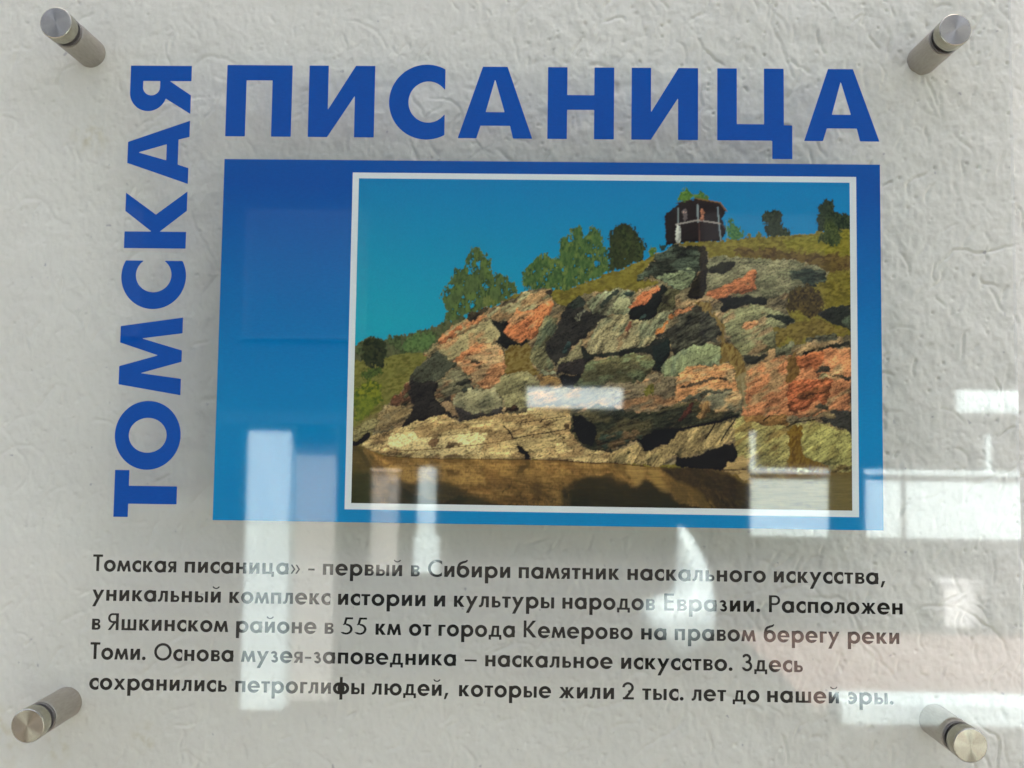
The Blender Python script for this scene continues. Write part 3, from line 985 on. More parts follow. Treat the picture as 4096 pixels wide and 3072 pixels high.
    # far wooded slope and meadow on the left
    leaf(['B1', (120, 850), (200, 800), (300, 765), (370, 775), (470, 775), (540, 745), (640, 745), (740, 705), (790, 745), (870, 690), (960, 672), (1020, 655), (1060, 640), (1150, 612), (1250, 565), (1350, 540), (1480, 480), (1490, 610), (1250, 780), (1000, 970), (950, 1080), (500, 1110), (110, 1080)], (42, 52, 28), (76, 88, 48), (84, 82, 52), 8, 0, 16, 1)
    leaf(['B1', (690, 900), (740, 800), (860, 720), (990, 720), (1100, 740), (1120, 800), (960, 940), (800, 960)], (54, 74, 36), (92, 112, 58), (78, 100, 52), 7, 0, 12, 1)
    grass(['B1', (110, 1040), (300, 1070), (640, 985), (960, 955), (1010, 1020), (900, 1150), (820, 1290), (560, 1570), 'C1', (480, 240), (420, 340), (230, 440), (100, 530), (90, 0)], (96, 92, 34), (138, 128, 58), (122, 116, 52), 12, 15)
    leaf(['B1', (190, 830), (300, 770), (480, 775), (495, 900), (490, 1130), (380, 1150), (240, 1110), (200, 980)], (20, 26, 12), (50, 52, 26), (34, 40, 20), 8, 0, 12, 1)
    leaf(['B1', (200, 1170), (330, 1150), (490, 1150), (470, 1215), (320, 1280), (200, 1275)], (34, 46, 16), (74, 88, 32), (60, 74, 26), 7, 0, 10, 1)
    leaf(['B1', (115, 1400), (260, 1300), (430, 1330), (440, 1450), (460, 1659), 'C1', (420, 180), (330, 330), (200, 420), (105, 460)], (56, 72, 16), (128, 124, 30), (92, 100, 28), 10, 0, 22, 1)

    # birches
    leaf(['A1', (1510, 950), (1560, 925), (1700, 1010), (1690, 1090), (1715, 1160), (1750, 1030), (1800, 1120), (1790, 1250), (1840, 1300), (1870, 1240), (1940, 1270), (1960, 1300), (2060, 1380), (2100, 1450), (2110, 1580), (2040, 1600), 'B1', (1930, 345), (1500, 490), (1255, 575), (1240, 450), (1205, 330), (1230, 150), (1270, 60), 'A1', (1300, 1420), (1310, 1270), (1350, 1150), (1395, 1250), (1440, 1220), (1480, 1080)], (30, 50, 26), (88, 104, 46), (74, 88, 46), 8, .36, 24, 2.0)
    leaf(['B1', (1650, 330), (1720, 255), (1800, 270), (1850, 350), (1700, 400)], (80, 92, 40), (112, 116, 56), (98, 104, 50), 6, 0, 12, 1)
    leaf(['A2', (240, 1310), (330, 1180), (420, 1120), (530, 1000), (600, 1000), (640, 1130), (720, 1080), (735, 850), (830, 750), (900, 690), (960, 680), (1000, 760), (1035, 830), (1065, 815), (1080, 680), (1120, 660), (1170, 720), (1240, 760), (1240, 930), (1330, 940), (1340, 1260), (1100, 1370), (850, 1480), (560, 1500), (300, 1500)], (34, 62, 34), (98, 112, 50), (64, 90, 44), 8, .33, 22, 1.8)
    leaf(['A2', (1325, 830), (1400, 720), (1450, 690), (1490, 640), (1560, 640), (1640, 740), (1700, 830), (1765, 890), (1775, 1090), (1500, 1200), (1330, 1250), (1335, 950)], (20, 30, 12), (60, 68, 30), (44, 48, 22), 7, 0, 18, 1.2)
    leaf(['A2', (1810, 970), (1860, 945), (1930, 980), (1930, 1050), (1820, 1090)], (60, 90, 30), (104, 120, 46), (84, 104, 40), 6, 0, 14, 1)
    leaf(['A2', (1960, 920), (2000, 890), (2040, 910), (2050, 980), (1960, 1000)], (16, 34, 28), (34, 58, 46), (24, 44, 36), 6, 0, 10, 1)
    leaf(['A3', (35, 400), (50, 250), (110, 200), (190, 320), (210, 400)], (52, 92, 32), (104, 132, 50), (82, 112, 44), 6, .2, 16, 1)
    leaf(['A3', (230, 370), (250, 290), (340, 255), (400, 340), (440, 390)], (52, 92, 40), (96, 124, 52), (78, 106, 46), 6, .25, 16, 1)
    leaf(['A3', (620, 850), (635, 620), (690, 560), (690, 700), (770, 690), (830, 720), (830, 860)], (40, 84, 50), (80, 116, 60), (60, 98, 54), 6, .25, 14, 1)
    leaf(['A3', (840, 850), (880, 755), (920, 800), (920, 860)], (84, 88, 34), (122, 110, 50), (100, 98, 40), 5, 0, 10, 1)
    leaf(['A3', (960, 850), (1010, 765), (1090, 800), (1110, 860)], (70, 84, 34), (110, 104, 46), (90, 94, 40), 5, 0, 10, 1)
    leaf(['A3', (1070, 580), (1100, 520), (1150, 495), (1230, 500), (1320, 530), (1305, 590), (1275, 650), (1340, 680), (1410, 720), (1405, 800), (1130, 840), (1130, 770), (1072, 740), (1150, 690), (1100, 650)], (20, 32, 20), (56, 66, 42), (42, 50, 34), 6, .22, 20, 1)
    leaf(['A3', (1755, 490), (1800, 380), (1860, 360), (1955, 362), (1930, 440), (1950, 510), (2000, 570), (2060, 560), (2160, 520), (2170, 760), (1990, 800), (1730, 760), (1700, 710), (1800, 665), (1720, 610), (1780, 560)], (20, 32, 20), (54, 66, 38), (40, 50, 32), 6, .12, 18, 1)

    # the hill: grass under everything, then rock by rock
    grass(['A2', (560, 1500), (700, 1490), (1100, 1370), (1320, 1265), (1500, 1205), (1780, 1095), (1950, 1025), (2150, 915), 'A3', (100, 885), (400, 870), (560, 868), (640, 850), (830, 850), (1000, 830), (1400, 795), (1600, 787), (1720, 765), (2190, 730), 'C3', (2200, 1200), 'C2', (0, 900), 'C1', (300, 700), 'B1', (560, 1570), (820, 1290), (990, 990), (1260, 690), (1480, 550), (1900, 345), (2060, 250), 'B2', (290, 200), (560, 170)], (104, 90, 30), (150, 134, 52), (132, 116, 40), 12, 8)
    grass(['A3', (1300, 860), (1700, 800), (2170, 740), (2170, 1050), (1700, 1010), (1400, 960)], (112, 104, 22), (158, 144, 50), (138, 124, 36), 16, 5)
    grass(['A3', (700, 980), (1100, 960), (1500, 1020), (2170, 1060), (2170, 1240), (1900, 1250), (1400, 1110), (1000, 1080), (760, 1070)], (78, 56, 28), (122, 98, 46), (104, 84, 36), 18, 5)
    leaf(['A3', (1750, 890), (1800, 740), (1885, 590), (1970, 680), (2040, 800), (2050, 900), (2000, 945), (1850, 910)], (34, 46, 20), (78, 86, 40), (58, 68, 34), 6, 0, 18, 1)

    rock(['B1', (540, 1570), (820, 1290), (990, 985), (1260, 690), (1480, 550), (1900, 345), (2212, 210), 'B2', (290, 200), (580, 165), (650, 330), (820, 380), (980, 260), (1250, 205), (1440, 165), (1660, 220), (1970, 115), 'A2', (1700, 1330), (1850, 1150), (1980, 1020), (2150, 912), 'A3', (380, 950), (420, 1100), (740, 1080), (1100, 1100), (1400, 1090), (1900, 1240), (1830, 1420), (1400, 1500), 'B3', (1380, 440), (1480, 600), (1240, 660), (1280, 880), (1490, 870), (1700, 800), (2190, 720), 'C3', (2190, 1100), (900, 1200), (0, 1000), 'C2', (1300, 950), (300, 900), 'C1', (800, 880), (300, 700), (480, 300)], (112, 100, 78), 32, .9, (150, 122, 90), .45, 9, 1.0)
    # rear shoulder of rock behind the meadow
    rock(['B1', (960, 990), (1100, 830), (1250, 690), (1480, 545), (1700, 400), (1760, 410), (1740, 510), (1600, 650), (1200, 820), (1090, 940), (1020, 1010)], (150, 132, 98), 38, .5, (178, 112, 66), .5, 6)
    rock(['B1', (1480, 530), (1560, 440), (1760, 400), (1740, 450), (1545, 590)], (74, 62, 46), 38, .5)
    rock(['B1', (1140, 865), (1300, 690), (1490, 575), (1485, 620), (1300, 760), (1190, 860)], (192, 112, 62), 40, .35)
    rock(['B1', (1090, 930), (1200, 820), (1440, 730), (1600, 640), (1760, 545), (1860, 640), (1930, 760), (1800, 840), (1600, 835), (1440, 960), (1290, 1045), (1220, 980)], (164, 150, 112), 30, .35, (172, 128, 88), .35, 8, .5)
    rock(['B1', (1740, 510), (1890, 385), (2060, 350), (2212, 200), 'B2', (150, 310), (290, 200), (430, 232), (580, 165), (630, 190), (640, 380), (400, 430), (100, 530), (0, 570), 'B1', (1900, 580), (1790, 565)], (170, 132, 92), 35, .6, (158, 150, 116), .5, 6, .8)
    rock(['B2', (540, 190), (600, 175), (635, 200), (630, 270), (560, 260)], (68, 58, 48), 20, .4)
    rock(['B1', (1880, 690), (2050, 480), (2180, 400), 'B2', (150, 440), (400, 440), (620, 300), (645, 380), (565, 520), (540, 650), (440, 760), (350, 815), (215, 842), (130, 765), (60, 720)], (204, 118, 60), 35, .5, (190, 140, 96), .35, 8, .9)
    dark(['B1', (1760, 545), (1900, 575), (1990, 560), (2080, 470), (1960, 650), (1930, 740), (2050, 800), (2100, 845), (2212, 850), (1970, 890), (1830, 845), (1900, 760), (1850, 640)], (36, 36, 34))
    dark(['B2', (0, 700), (60, 720), (220, 845), (330, 800), (350, 850), (200, 880), (60, 870), (0, 800)], (30, 32, 30))
    grass(['B1', (1990, 890), (2212, 860), 'B2', (340, 860), (420, 960), (370, 1100), (500, 1240), (300, 1220), (70, 1210), 'B1', (1930, 1210), (1980, 1000)], (106, 80, 28), (152, 128, 66), (130, 106, 48), 18, 30)
    # left boulders
    rock(['B1', (1310, 1050), (1440, 955), (1600, 830), (1750, 838), (1930, 900), (1985, 980), (1960, 1110), (1930, 1240), (1820, 1380), (1700, 1410), (1560, 1260), (1450, 1150), (1370, 1100)], (200, 136, 88), 12, .6, (172, 140, 104), .45, 9, .6)
    rock(['B1', (1450, 1085), (1560, 1050), (1700, 1040), (1690, 1075), (1540, 1095)], (92, 78, 62), 5, .4)
    rock(['B1', (1590, 1130), (1700, 1085), (1760, 1100), (1650, 1140)], (98, 80, 56), 5, .4)
    rock(['B1', (1320, 1040), (1480, 920), (1640, 840), (1720, 850), (1480, 990), (1400, 1060)], (194, 120, 72), 30, .4)
    rock(['B1', (815, 1265), (900, 1130), (1080, 940), (1190, 975), (1290, 1040), (1380, 1085), (1320, 1150), (1200, 1240), (1130, 1310), (900, 1430), (805, 1430)], (80, 82, 68), 40, .4, (58, 56, 50), .4, 9)
    rock(['B1', (1110, 1330), (1330, 1150), (1440, 1160), (1560, 1265), (1700, 1390), (1830, 1400), (1500, 1480), (1330, 1520), (1180, 1570), (1100, 1470)], (112, 106, 84), 18, .8, (150, 112, 80), .4, 7, .8)
    dark(['B1', (1320, 1330), (1480, 1270), (1580, 1290), (1500, 1340), (1380, 1360)], (58, 58, 52))
    dark(['B1', (1330, 1420), (1500, 1370), (1650, 1385), (1500, 1425)], (60, 66, 60))
    rock(['B1', (540, 1580), (700, 1420), (815, 1300), (805, 1520), 'C1', (810, 190), (700, 250), (550, 240)], (112, 72, 50), 45, .6, (90, 88, 62), .4)
    rock(['B1', (540, 1575), (700, 1415), (810, 1300), (800, 1330), (640, 1500), (560, 1580)], (182, 104, 62), 45, .3)
    rock(['C1', (330, 480), (430, 420), (480, 250), (700, 250), (825, 290), (780, 420), (640, 470), (520, 560), (300, 560)], (156, 130, 90), 25, .5, (140, 122, 92), .5, 7)
    rock(['C1', (100, 560), (230, 470), (430, 400), (380, 500), (330, 560), (130, 660), (90, 680)], (138, 126, 84), 20, .5)
    dark(['C1', (90, 700), (220, 630), (270, 560), (330, 570), (320, 650), (200, 730), (90, 760)], (26, 20, 16))
    dark(['B1', (805, 1300), (950, 1320), (1140, 1320), (1090, 1450), (1150, 1560), 'C1', (1180, 190), (1310, 110), (1290, 240), (1360, 330), (1390, 420), (1180, 380), (1000, 410), (830, 475), (700, 520), (780, 380), (825, 240), (795, 100)], (46, 41, 41), 9, .15)
    rock(['C1', (1165, 220), (1290, 180), (1320, 240), (1395, 405), (1340, 420), (1250, 320)], (140, 112, 84), 60, .5)
    rock(['C1', (1310, 190), (1360, 100), (1600, 55), (1830, 25), (1895, 150), (1930, 265), (1900, 330), (1720, 345), (1500, 315), (1345, 250)], (146, 138, 110), 25, .45, (122, 118, 96), .4, 8, .5)
    dark(['C1', (1345, 260), (1500, 318), (1720, 348), (1925, 270), (1960, 350), (1600, 420), (1420, 460), (1390, 410)], (58, 52, 54))
    rock(['B1', (1830, 1370), (1930, 1240), (2050, 1200), (2212, 1190), 'B2', (250, 1150), (420, 1240), (510, 1370), (360, 1400), 'C2', (340, 270), (280, 300), (60, 320), 'C1', (1990, 300), (1920, 150), (1830, 30)], (158, 148, 108), 20, .4, (134, 126, 92), .45, 9, .6)
    dark(['C1', (1950, 340), (2000, 260), (2090, 225), (2150, 280), (2212, 300), 'C2', (330, 290), (150, 330), (0, 360)], (62, 42, 28), 12, .6)

    # middle: slabs over the gully
    rock(['B2', (350, 960), (450, 760), (560, 520), (700, 535), (700, 640), (560, 870), (620, 1000), (660, 1130), (450, 1165), (370, 1060)], (124, 118, 86), 52, .7, (96, 104, 84), .45, 7, .7)
    rock(['B2', (450, 1165), (660, 1170), (690, 1215), (520, 1230)], (140, 140, 116), 5, .5)
    dark(['B2', (550, 870), (700, 640), (760, 500), (830, 350), (980, 255), (1060, 330), (1010, 400), (1080, 450), (1340, 490), (1240, 555), (1110, 700), (1000, 790), (880, 890), (750, 1060), (680, 1130), (610, 1000)], (54, 51, 50), 12, .22)
    rock(['B2', (830, 360), (960, 260), (1060, 330), (1000, 400), (860, 420)], (56, 66, 60), 30, .6)
    dark(['B2', (740, 940), (790, 840), (880, 810), (870, 890), (800, 950)], (50, 74, 76))
    rock(['B2', (910, 555), (950, 500), (1080, 380), (1070, 430), (970, 530), (940, 570)], (150, 148, 130), 50, .4)
    rock(['B2', (690, 1110), (900, 890), (1010, 780), (1000, 870), (1020, 1030), (850, 1070), (740, 1120)], (134, 124, 94), 55, .6)
    rock(['B2', (1060, 330), (1200, 230), (1440, 165), (1660, 225), (1610, 400), (1560, 475), (1400, 505), (1140, 470), (1060, 400)], (118, 112, 92), 52, .9, (146, 150, 122), .45, 8, .9)
    rock(['B2', (1400, 320), (1470, 260), (1625, 285), (1550, 460), (1380, 470)], (162, 160, 126), 55, .3)
    dark(['B2', (1480, 200), (1650, 225), (1620, 270), (1490, 240)], (58, 76, 72))
    dark(['B2', (1200, 400), (1300, 270), (1430, 170), (1445, 215), (1330, 320), (1230, 420)], (62, 72, 66), 9, .4)
    rock(['B2', (1050, 990), (1080, 800), (1230, 545), (1560, 475), (1630, 560), (1860, 550), (1900, 500), (2130, 430), (2000, 600), (1870, 790), (1840, 850), (1600, 900), (1400, 935), (1180, 985)], (166, 152, 118), 56, .75, (128, 130, 106), .4, 10, 1.0)
    rock(['B2', (1400, 930), (1480, 700), (1520, 640), (1560, 700), (1500, 850), (1460, 930)], (150, 124, 92), 65, .6)
    rock(['B2', (1500, 690), (1560, 570), (1620, 565), (1590, 640), (1530, 700)], (168, 98, 72), 56, .4)
    rock(['B2', (1860, 810), (1940, 690), (2010, 580), (2080, 510), (2160, 500), (2090, 560), (1960, 740), (1900, 800)], (196, 116, 42), 52, .35)
    dark(['B2', (1560, 465), (1620, 395), (1780, 325), (2000, 125), (2075, 190), (2000, 330), (1930, 460), (1860, 560), (1600, 560)], (26, 31, 31))
    rock(['B2', (1680, 540), (1740, 470), (1790, 440), (1760, 520), (1710, 550)], (70, 98, 98), 50, .3)
    rock(['B2', (1575, 385), (1700, 260), (1970, 115), (1925, 225), (1780, 330), (1620, 405)], (206, 114, 60), 38, .3)
    rock(['B2', (2000, 230), (2212, 130), 'B3', (0, 250), (0, 450), 'B2', (2060, 430), (1920, 500), (1930, 450)], (104, 100, 68), 40, .8, (66, 60, 46), .4)
    dark(['B2', (980, 880), (1020, 840), (1050, 900), (1060, 990), (1240, 970), (1400, 930), (1600, 905), (1840, 855), (1860, 800), (2080, 785), (2080, 1000), (1960, 1195), (1870, 1155), (1845, 1000), (1780, 955), (1400, 1000), (1110, 1040), (1080, 1090), (1000, 1220), (690, 1210), (700, 1110), (850, 1060), (1020, 1030)], (40, 43, 40), 10, .3)
    dark(['B2', (690, 1130), (850, 1065), (1040, 1040), (1060, 1110), (1010, 1215), (700, 1205)], (56, 48, 50), 6, .1)
    dark(['B2', (1850, 880), (2080, 800), (2080, 1000), (1950, 1170), (1880, 1100)], (28, 40, 40), 8, .3)
    rock(['B2', (900, 1370), (1000, 1230), (1110, 1060), (1300, 1030), (1600, 990), (1780, 970), (1850, 1060), (1870, 1185), (1720, 1310), (1000, 1380)], (124, 132, 98), 8, .5, (104, 98, 66), .5, 9, .6, 14, (1.2, .55))
    dark(['B2', (705, 1235), (1010, 1220), (960, 1300), (900, 1380), (770, 1380)], (13, 13, 14), 7, .1)
    rock(['B2', (440, 1230), (560, 1240), (705, 1250), (760, 1370), (510, 1370)], (152, 116, 62), 20, .4)

    # upper right cliff
    rock(['A2', (1650, 1360), (1850, 1150), (1980, 1020), (2150, 912), 'A3', (0, 925), (100, 935), (370, 950), (385, 1060), (310, 1240), (190, 1400), (120, 1470), (0, 1465), 'A2', (2100, 1440), (2000, 1380), (1850, 1310)], (78, 90, 78), 4, .8, (50, 54, 46), .45, 8, 1.0, 14, (.75, 1.5))
    rock(['A2', (1900, 1330), (2212, 1250), 'A3', (200, 1180), (240, 1300), (130, 1460), (0, 1460), 'A2', (2100, 1430)], (138, 148, 118), -4, .55, (96, 108, 90), .4, 8, .9)
    rock(['A3', (390, 1110), (560, 1060), (740, 1080), (1100, 1095), (1400, 1090), (1700, 1180), (1900, 1240), (1835, 1400), (1600, 1490), (1395, 1480), (1280, 1560), (1120, 1590), (800, 1550), (500, 1590), (330, 1550), (390, 1280)], (122, 120, 94), 3, .5, (142, 136, 108), .45, 8, .7)
    rock(['A3', (380, 1500), (560, 1450), (700, 1350), (980, 1230), (1000, 1340), (990, 1500), (700, 1545), (600, 1590), (360, 1580)], (196, 114, 62), 8, .55, (134, 116, 86), .3, 7)
    rock(['A3', (1385, 1210), (1880, 1240), (1835, 1390), (1620, 1480), (1600, 1380), (1400, 1340)], (84, 92, 78), 2, 1.0, (50, 64, 56), .5, 6, 1.0)
    dark(['A3', (405, 1190), (560, 1150), (720, 1120), (710, 1220), (590, 1280), (500, 1260), (410, 1275)], (42, 42, 30))
    rock(['A3', (400, 1290), (500, 1265), (600, 1290), (700, 1230), (660, 1310), (560, 1380), (400, 1480)], (142, 138, 110), 25, .35)
    dark(['A3', (290, 960), (380, 955), (400, 1080), (395, 1300), (345, 1560), (250, 1600), (150, 1560), (200, 1400), (320, 1250), (300, 1180)], (46, 39, 26), 10, .3)
    dark(['B3', (490, 300), (700, 275), (880, 260), (1120, 290), (1130, 370), (990, 365), (820, 380), (700, 430), (610, 470), (540, 420), (560, 340)], (36, 37, 34), 9, .2)
    leaf(['A3', (1385, 1480), (1500, 1440), (1700, 1440), (1830, 1560), (1800, 1659), (1390, 1659)], (40, 30, 12), (96, 78, 34), (64, 52, 22), 7, 0, 22, 1)
    leaf(['B3', (1385, 240), (1500, 190), (1720, 170), (1830, 300), (1790, 440), (1700, 560), (1560, 480), (1380, 420)], (34, 26, 12), (92, 72, 30), (56, 44, 20), 7, 0, 22, 1)
    grass(['B3', (1690, 150), (1900, 80), (2170, 0), (2170, 350), (1900, 370), (1780, 280)], (96, 84, 22), (146, 128, 46), (120, 106, 32), 18, 10)
    # middle right
    rock(['B3', (570, 520), (700, 440), (850, 390), (1000, 365), (1130, 400), (1400, 490), (1490, 600), (1260, 640), (1260, 900), (1120, 960), (830, 985), (700, 820), (580, 680)], (134, 132, 100), 28, .6, (150, 122, 92), .4, 8, .9)
    rock(['B3', (760, 640), (850, 580), (1030, 560), (1020, 620), (880, 695)], (196, 132, 86), 28, .35)
    dark(['B3', (1020, 540), (1180, 510), (1400, 500), (1500, 560), (1380, 610), (1200, 560)], (52, 58, 50), 12, .6)
    grass(['B3', (1200, 650), (1400, 620), (1600, 560), (1800, 550), (2000, 650), (2100, 700), (1800, 740), (1620, 770), (1500, 860), (1400, 780), (1280, 870)], (92, 74, 26), (148, 124, 54), (116, 96, 38), 18, 20)
    dark(['B3', (1740, 490), (1880, 390), (2170, 355), (2170, 700), (2040, 640), (1850, 560)], (44, 48, 46), 9, .25)
    rock(['B3', (2030, 560), (2100, 490), (2170, 480), (2170, 690), (2060, 640)], (88, 100, 84), 30, .7)
    rock(['B2', (2212, 570), (1960, 730), (1850, 800), (2080, 790), (2110, 990), (2212, 960), 'B3', (180, 870), (380, 850), (540, 800), (560, 610), (480, 480), (380, 420), (250, 395), (0, 530)], (82, 80, 68), 32, 1.0, (52, 50, 44), .5, 6, .9)
    rock(['B3', (0, 540), (0, 430), (250, 385), (200, 430)], (186, 116, 70), 25, .4)
    rock(['B2', (2080, 1030), (1960, 1190), (2000, 1260), (2212, 1230), 'B3', (200, 1130), (545, 1090), (540, 900), (380, 850), (180, 865), (0, 990)], (144, 152, 116), 80, .4, (120, 130, 106), .4, 8, .6)
    grass(['B3', (170, 340), (400, 345), (480, 460), (570, 600), (600, 800), (830, 980), (860, 1200), (860, 1400), (740, 1420), (680, 1110), (540, 1090), (545, 640), (440, 490), (300, 400)], (104, 76, 34), (160, 132, 72), (136, 108, 56), 16, 70)
    dark(['B3', (840, 985), (1000, 1000), (1110, 950), (1120, 1010), (1000, 1090), (860, 1110)], (50, 50, 46))
    rock(['B3', (1080, 1080), (1150, 960), (1250, 890), (1250, 1000), (1150, 1090)], (190, 150, 108), 50, .3)
    rock(['B3', (1250, 900), (1400, 830), (1490, 860), (1420, 960), (1260, 1010)], (120, 120, 98), 30, .6)
    # orange base right
    rock(['B3', (860, 1200), (1000, 1120), (1250, 1020), (1380, 980), (1500, 1000), (1800, 930), (2170, 900), (2170, 1659), 'C3', (2180, 330), (1900, 320), (1600, 400), (1380, 390), (790, 390), (860, 150), (850, 0)], (192, 122, 76), 30, .6, (168, 132, 94), .4, 8, .8)
    rock(['B3', (1500, 1000), (1820, 930), (1800, 1120), (1500, 1160), (1400, 1100)], (186, 102, 46), 15, .6)
    rock(['B3', (1390, 1330), (1600, 1290), (1940, 1290), (1900, 1480), (1820, 1659), 'C3', (1760, 180), (1600, 330), (1390, 340)], (178, 92, 40), 25, .9, (118, 68, 28), .45, 6, .6)
    grass(['B3', (1380, 1000), (1490, 960), (1510, 1200), (1480, 1300), (1380, 1320)], (92, 62, 26), (140, 104, 52), (116, 84, 36), 16, 60)
    dark(['B3', (1500, 965), (1700, 920), (1900, 860), (2130, 820), (2120, 870), (1820, 930), (1570, 985)], (42, 42, 36), 9, .3)
    rock(['B3', (1590, 830), (1620, 760), (1990, 730), (2010, 790), (1800, 820)], (84, 84, 70), 6, .8)
    dark(['B3', (1700, 1200), (1800, 1115), (1920, 1140), (1910, 1205)], (56, 52, 46))
    dark(['B3', (1870, 1220), (1960, 1235), (2170, 1255), (2170, 1300), (1960, 1265)], (66, 58, 46))
    rock(['B3', (1750, 1240), (1830, 1200), (1920, 1270), (1840, 1300)], (160, 148, 110), 10, .3)
    rock(['B3', (0, 1380), (50, 1200), (180, 1130), (420, 1110), (690, 1115), (750, 1300), (860, 1420), (860, 1659), (0, 1659)], (200, 138, 86), 16, .55, (178, 146, 108), .4, 9, .8)
    dark(['B3', (0, 1400), (200, 1320), (440, 1265), (640, 1270), (640, 1290), (420, 1300), (200, 1360)], (84, 70, 56))
    rock(['B3', (0, 1570), (150, 1480), (350, 1425), (600, 1400), (720, 1425), (710, 1460), (450, 1455), (260, 1520), (0, 1620)], (92, 90, 76), 14, .4)
    grass(['B3', (740, 1240), (860, 1200), (880, 1659), (760, 1480)], (120, 100, 58), (168, 152, 110), (144, 124, 82), 16, 80)
    # big strata under the overhang, centre
    rock(['B2', (1000, 1380), (1720, 1310), (1900, 1180), (2000, 1250), (2212, 1235), 'B3', (60, 1200), (0, 1400), (0, 1659), 'C3', (0, 230), 'C2', (2212, 240), (1950, 330), (1700, 350), (1300, 300), (860, 270), (640, 250), (330, 290), (340, 20)], (186, 134, 90), 14, .6, (128, 112, 90), .5, 10, .8)
    leaf(['B2', (1750, 1420), (1870, 1330), (1920, 1400), (1850, 1500), (1760, 1500)], (66, 62, 20), (120, 110, 44), (92, 84, 30), 6, 0, 14, 1)
    rock(['C3', (0, 210), (280, 165), (420, 110), (600, 90), (720, 95), (850, 120), (800, 360), (560, 350), (400, 300), (260, 190), (0, 260)], (178, 142, 100), 14, .5, (120, 116, 98), .45, 8, .6)

    # pale shelf at the water
    rock(['C1', (180, 745), (330, 630), (560, 560), (720, 515), (830, 470), (1000, 410), (1230, 370), (1340, 440), (1430, 468), (1560, 410), (1860, 370), (2212, 350), 'C2', (330, 290), (640, 245), (870, 260), (855, 370), (880, 570), (1000, 740), (1100, 790), (1330, 815), (1340, 960), (1150, 965), (700, 925), (300, 918), (0, 912), 'C1', (1900, 908), (1200, 903), (800, 888), (470, 862)], (196, 168, 118), 7, .5, (166, 134, 90), .5, 8, 1.0, 9)
    rock(['C1', (510, 720), (560, 640), (800, 560), (1000, 640), (1740, 570), (1660, 840), (900, 860), (560, 800)], (222, 196, 146), 6, .28, None, .5, 8, .7, 14, None, .75)
    dark(['C1', (1000, 720), (1060, 660), (1160, 640), (1130, 720), (1080, 760)], (138, 104, 70), 9, .4)
    dark(['C1', (1200, 765), (1290, 705), (1340, 720), (1470, 690), (1440, 740), (1260, 760)], (122, 98, 68), 9, .4)
    line(['C1', (510, 740), (600, 790), (760, 805), (1000, 790), (1300, 765), (1600, 735), (2060, 665)], 3.5, (118, 88, 52))
    line(['C1', (900, 640), (1100, 620), (1400, 600), (1750, 560)], 3, (140, 112, 70))
    line(['C1', (1940, 500), (2010, 560), (2060, 650), (2090, 660)], 5, (36, 26, 18))
    line(['C2', (170, 655), (400, 610), (640, 575), (830, 540)], 4, (52, 38, 24))
    line(['C2', (200, 470), (480, 430), (800, 385)], 3.5, (70, 52, 32))
    dark(['C2', (180, 690), (230, 730), (300, 790), (360, 840), (350, 980), (290, 980), (300, 850), (215, 820)], (24, 20, 16), 6, .2)
    dark(['C2', (350, 850), (450, 865), (580, 855), (540, 885), (400, 880)], (34, 28, 20), 6, .2)
    for (cx, cy, rr) in ((500, 440, 26), (800, 500, 40), (790, 640, 26), (640, 680, 14), (840, 680, 18), (420, 540, 14)):
        dark(['C2'] + [(cx + rr * 1.3 * math.cos(a), cy + rr * .7 * math.sin(a)) for a in np.linspace(0, 6.28, 9)[:-1]], (92, 70, 44), 12, .5)
    # overhang and its caves
    rock(['C2', (850, 370), (1010, 330), (1250, 240), (1700, 350), (1950, 320), (2212, 215), 'C3', (0, 220), (280, 165), (420, 300), (600, 330), (790, 350), (770, 400), (480, 470), (0, 545), 'C2', (2050, 560), (1880, 600), (1700, 680), (1300, 810), (1100, 780), (960, 700), (870, 560)], (82, 74, 48), 14, .9, (52, 54, 40), .5, 7, 1.0)
    rock(['C2', (1250, 620), (1650, 560), (1760, 590), (1700, 660), (1300, 790), (1180, 740)], (96, 74, 46), 14, .8, (50, 62, 52), .4)
    rock(['C3', (40, 420), (160, 250), (240, 200), (160, 360), (70, 480)], (86, 38, 26), 60, .6)
    rock(['C3', (240, 400), (300, 230), (400, 200), (430, 300), (330, 420)], (140, 104, 58), 60, .6)
    dark(['C2', (865, 380), (1000, 365), (1090, 450), (1200, 540), (1190, 650), (1120, 745), (1000, 720), (900, 570)], (17, 18, 20), 10, .6)
    dark(['C2', (1650, 690), (1880, 570), (2212, 530), 'C3', (0, 540), (150, 520), (0, 620), 'C2', (2110, 720), (2050, 735), (1950, 750), (1830, 820), (1765, 830), (1735, 750)], (12, 15, 17), 8, .2)
    rock(['C2', (1320, 820), (1480, 790), (1640, 715), (1735, 760), (1770, 835), (1900, 790), (2050, 730), (2180, 590), 'C3', (0, 590), (250, 520), (480, 480), (720, 470), (740, 620), (560, 770), (400, 800), (200, 870), (80, 930), (0, 860), 'C2', (2100, 900), (1980, 1000), (1800, 1000), (1500, 980), (1320, 955)], (168, 142, 96), 58, .7, (130, 114, 78), .4, 9, .8)
    line(['C3', (0, 555), (250, 510), (480, 468), (690, 400), (770, 375)], 9, (16, 16, 12))
    line(['C3', (370, 660), (440, 560), (490, 470)], 7, (28, 24, 16))
    line(['C3', (560, 690), (640, 560), (760, 400)], 6, (26, 24, 16))
    line(['C2', (1640, 960), (1690, 870), (1735, 790)], 3, (60, 40, 22))
    dark(['C2', (1530, 850), (1600, 790), (1620, 770), (1600, 830), (1550, 870)], (60, 54, 34), 6, .3)
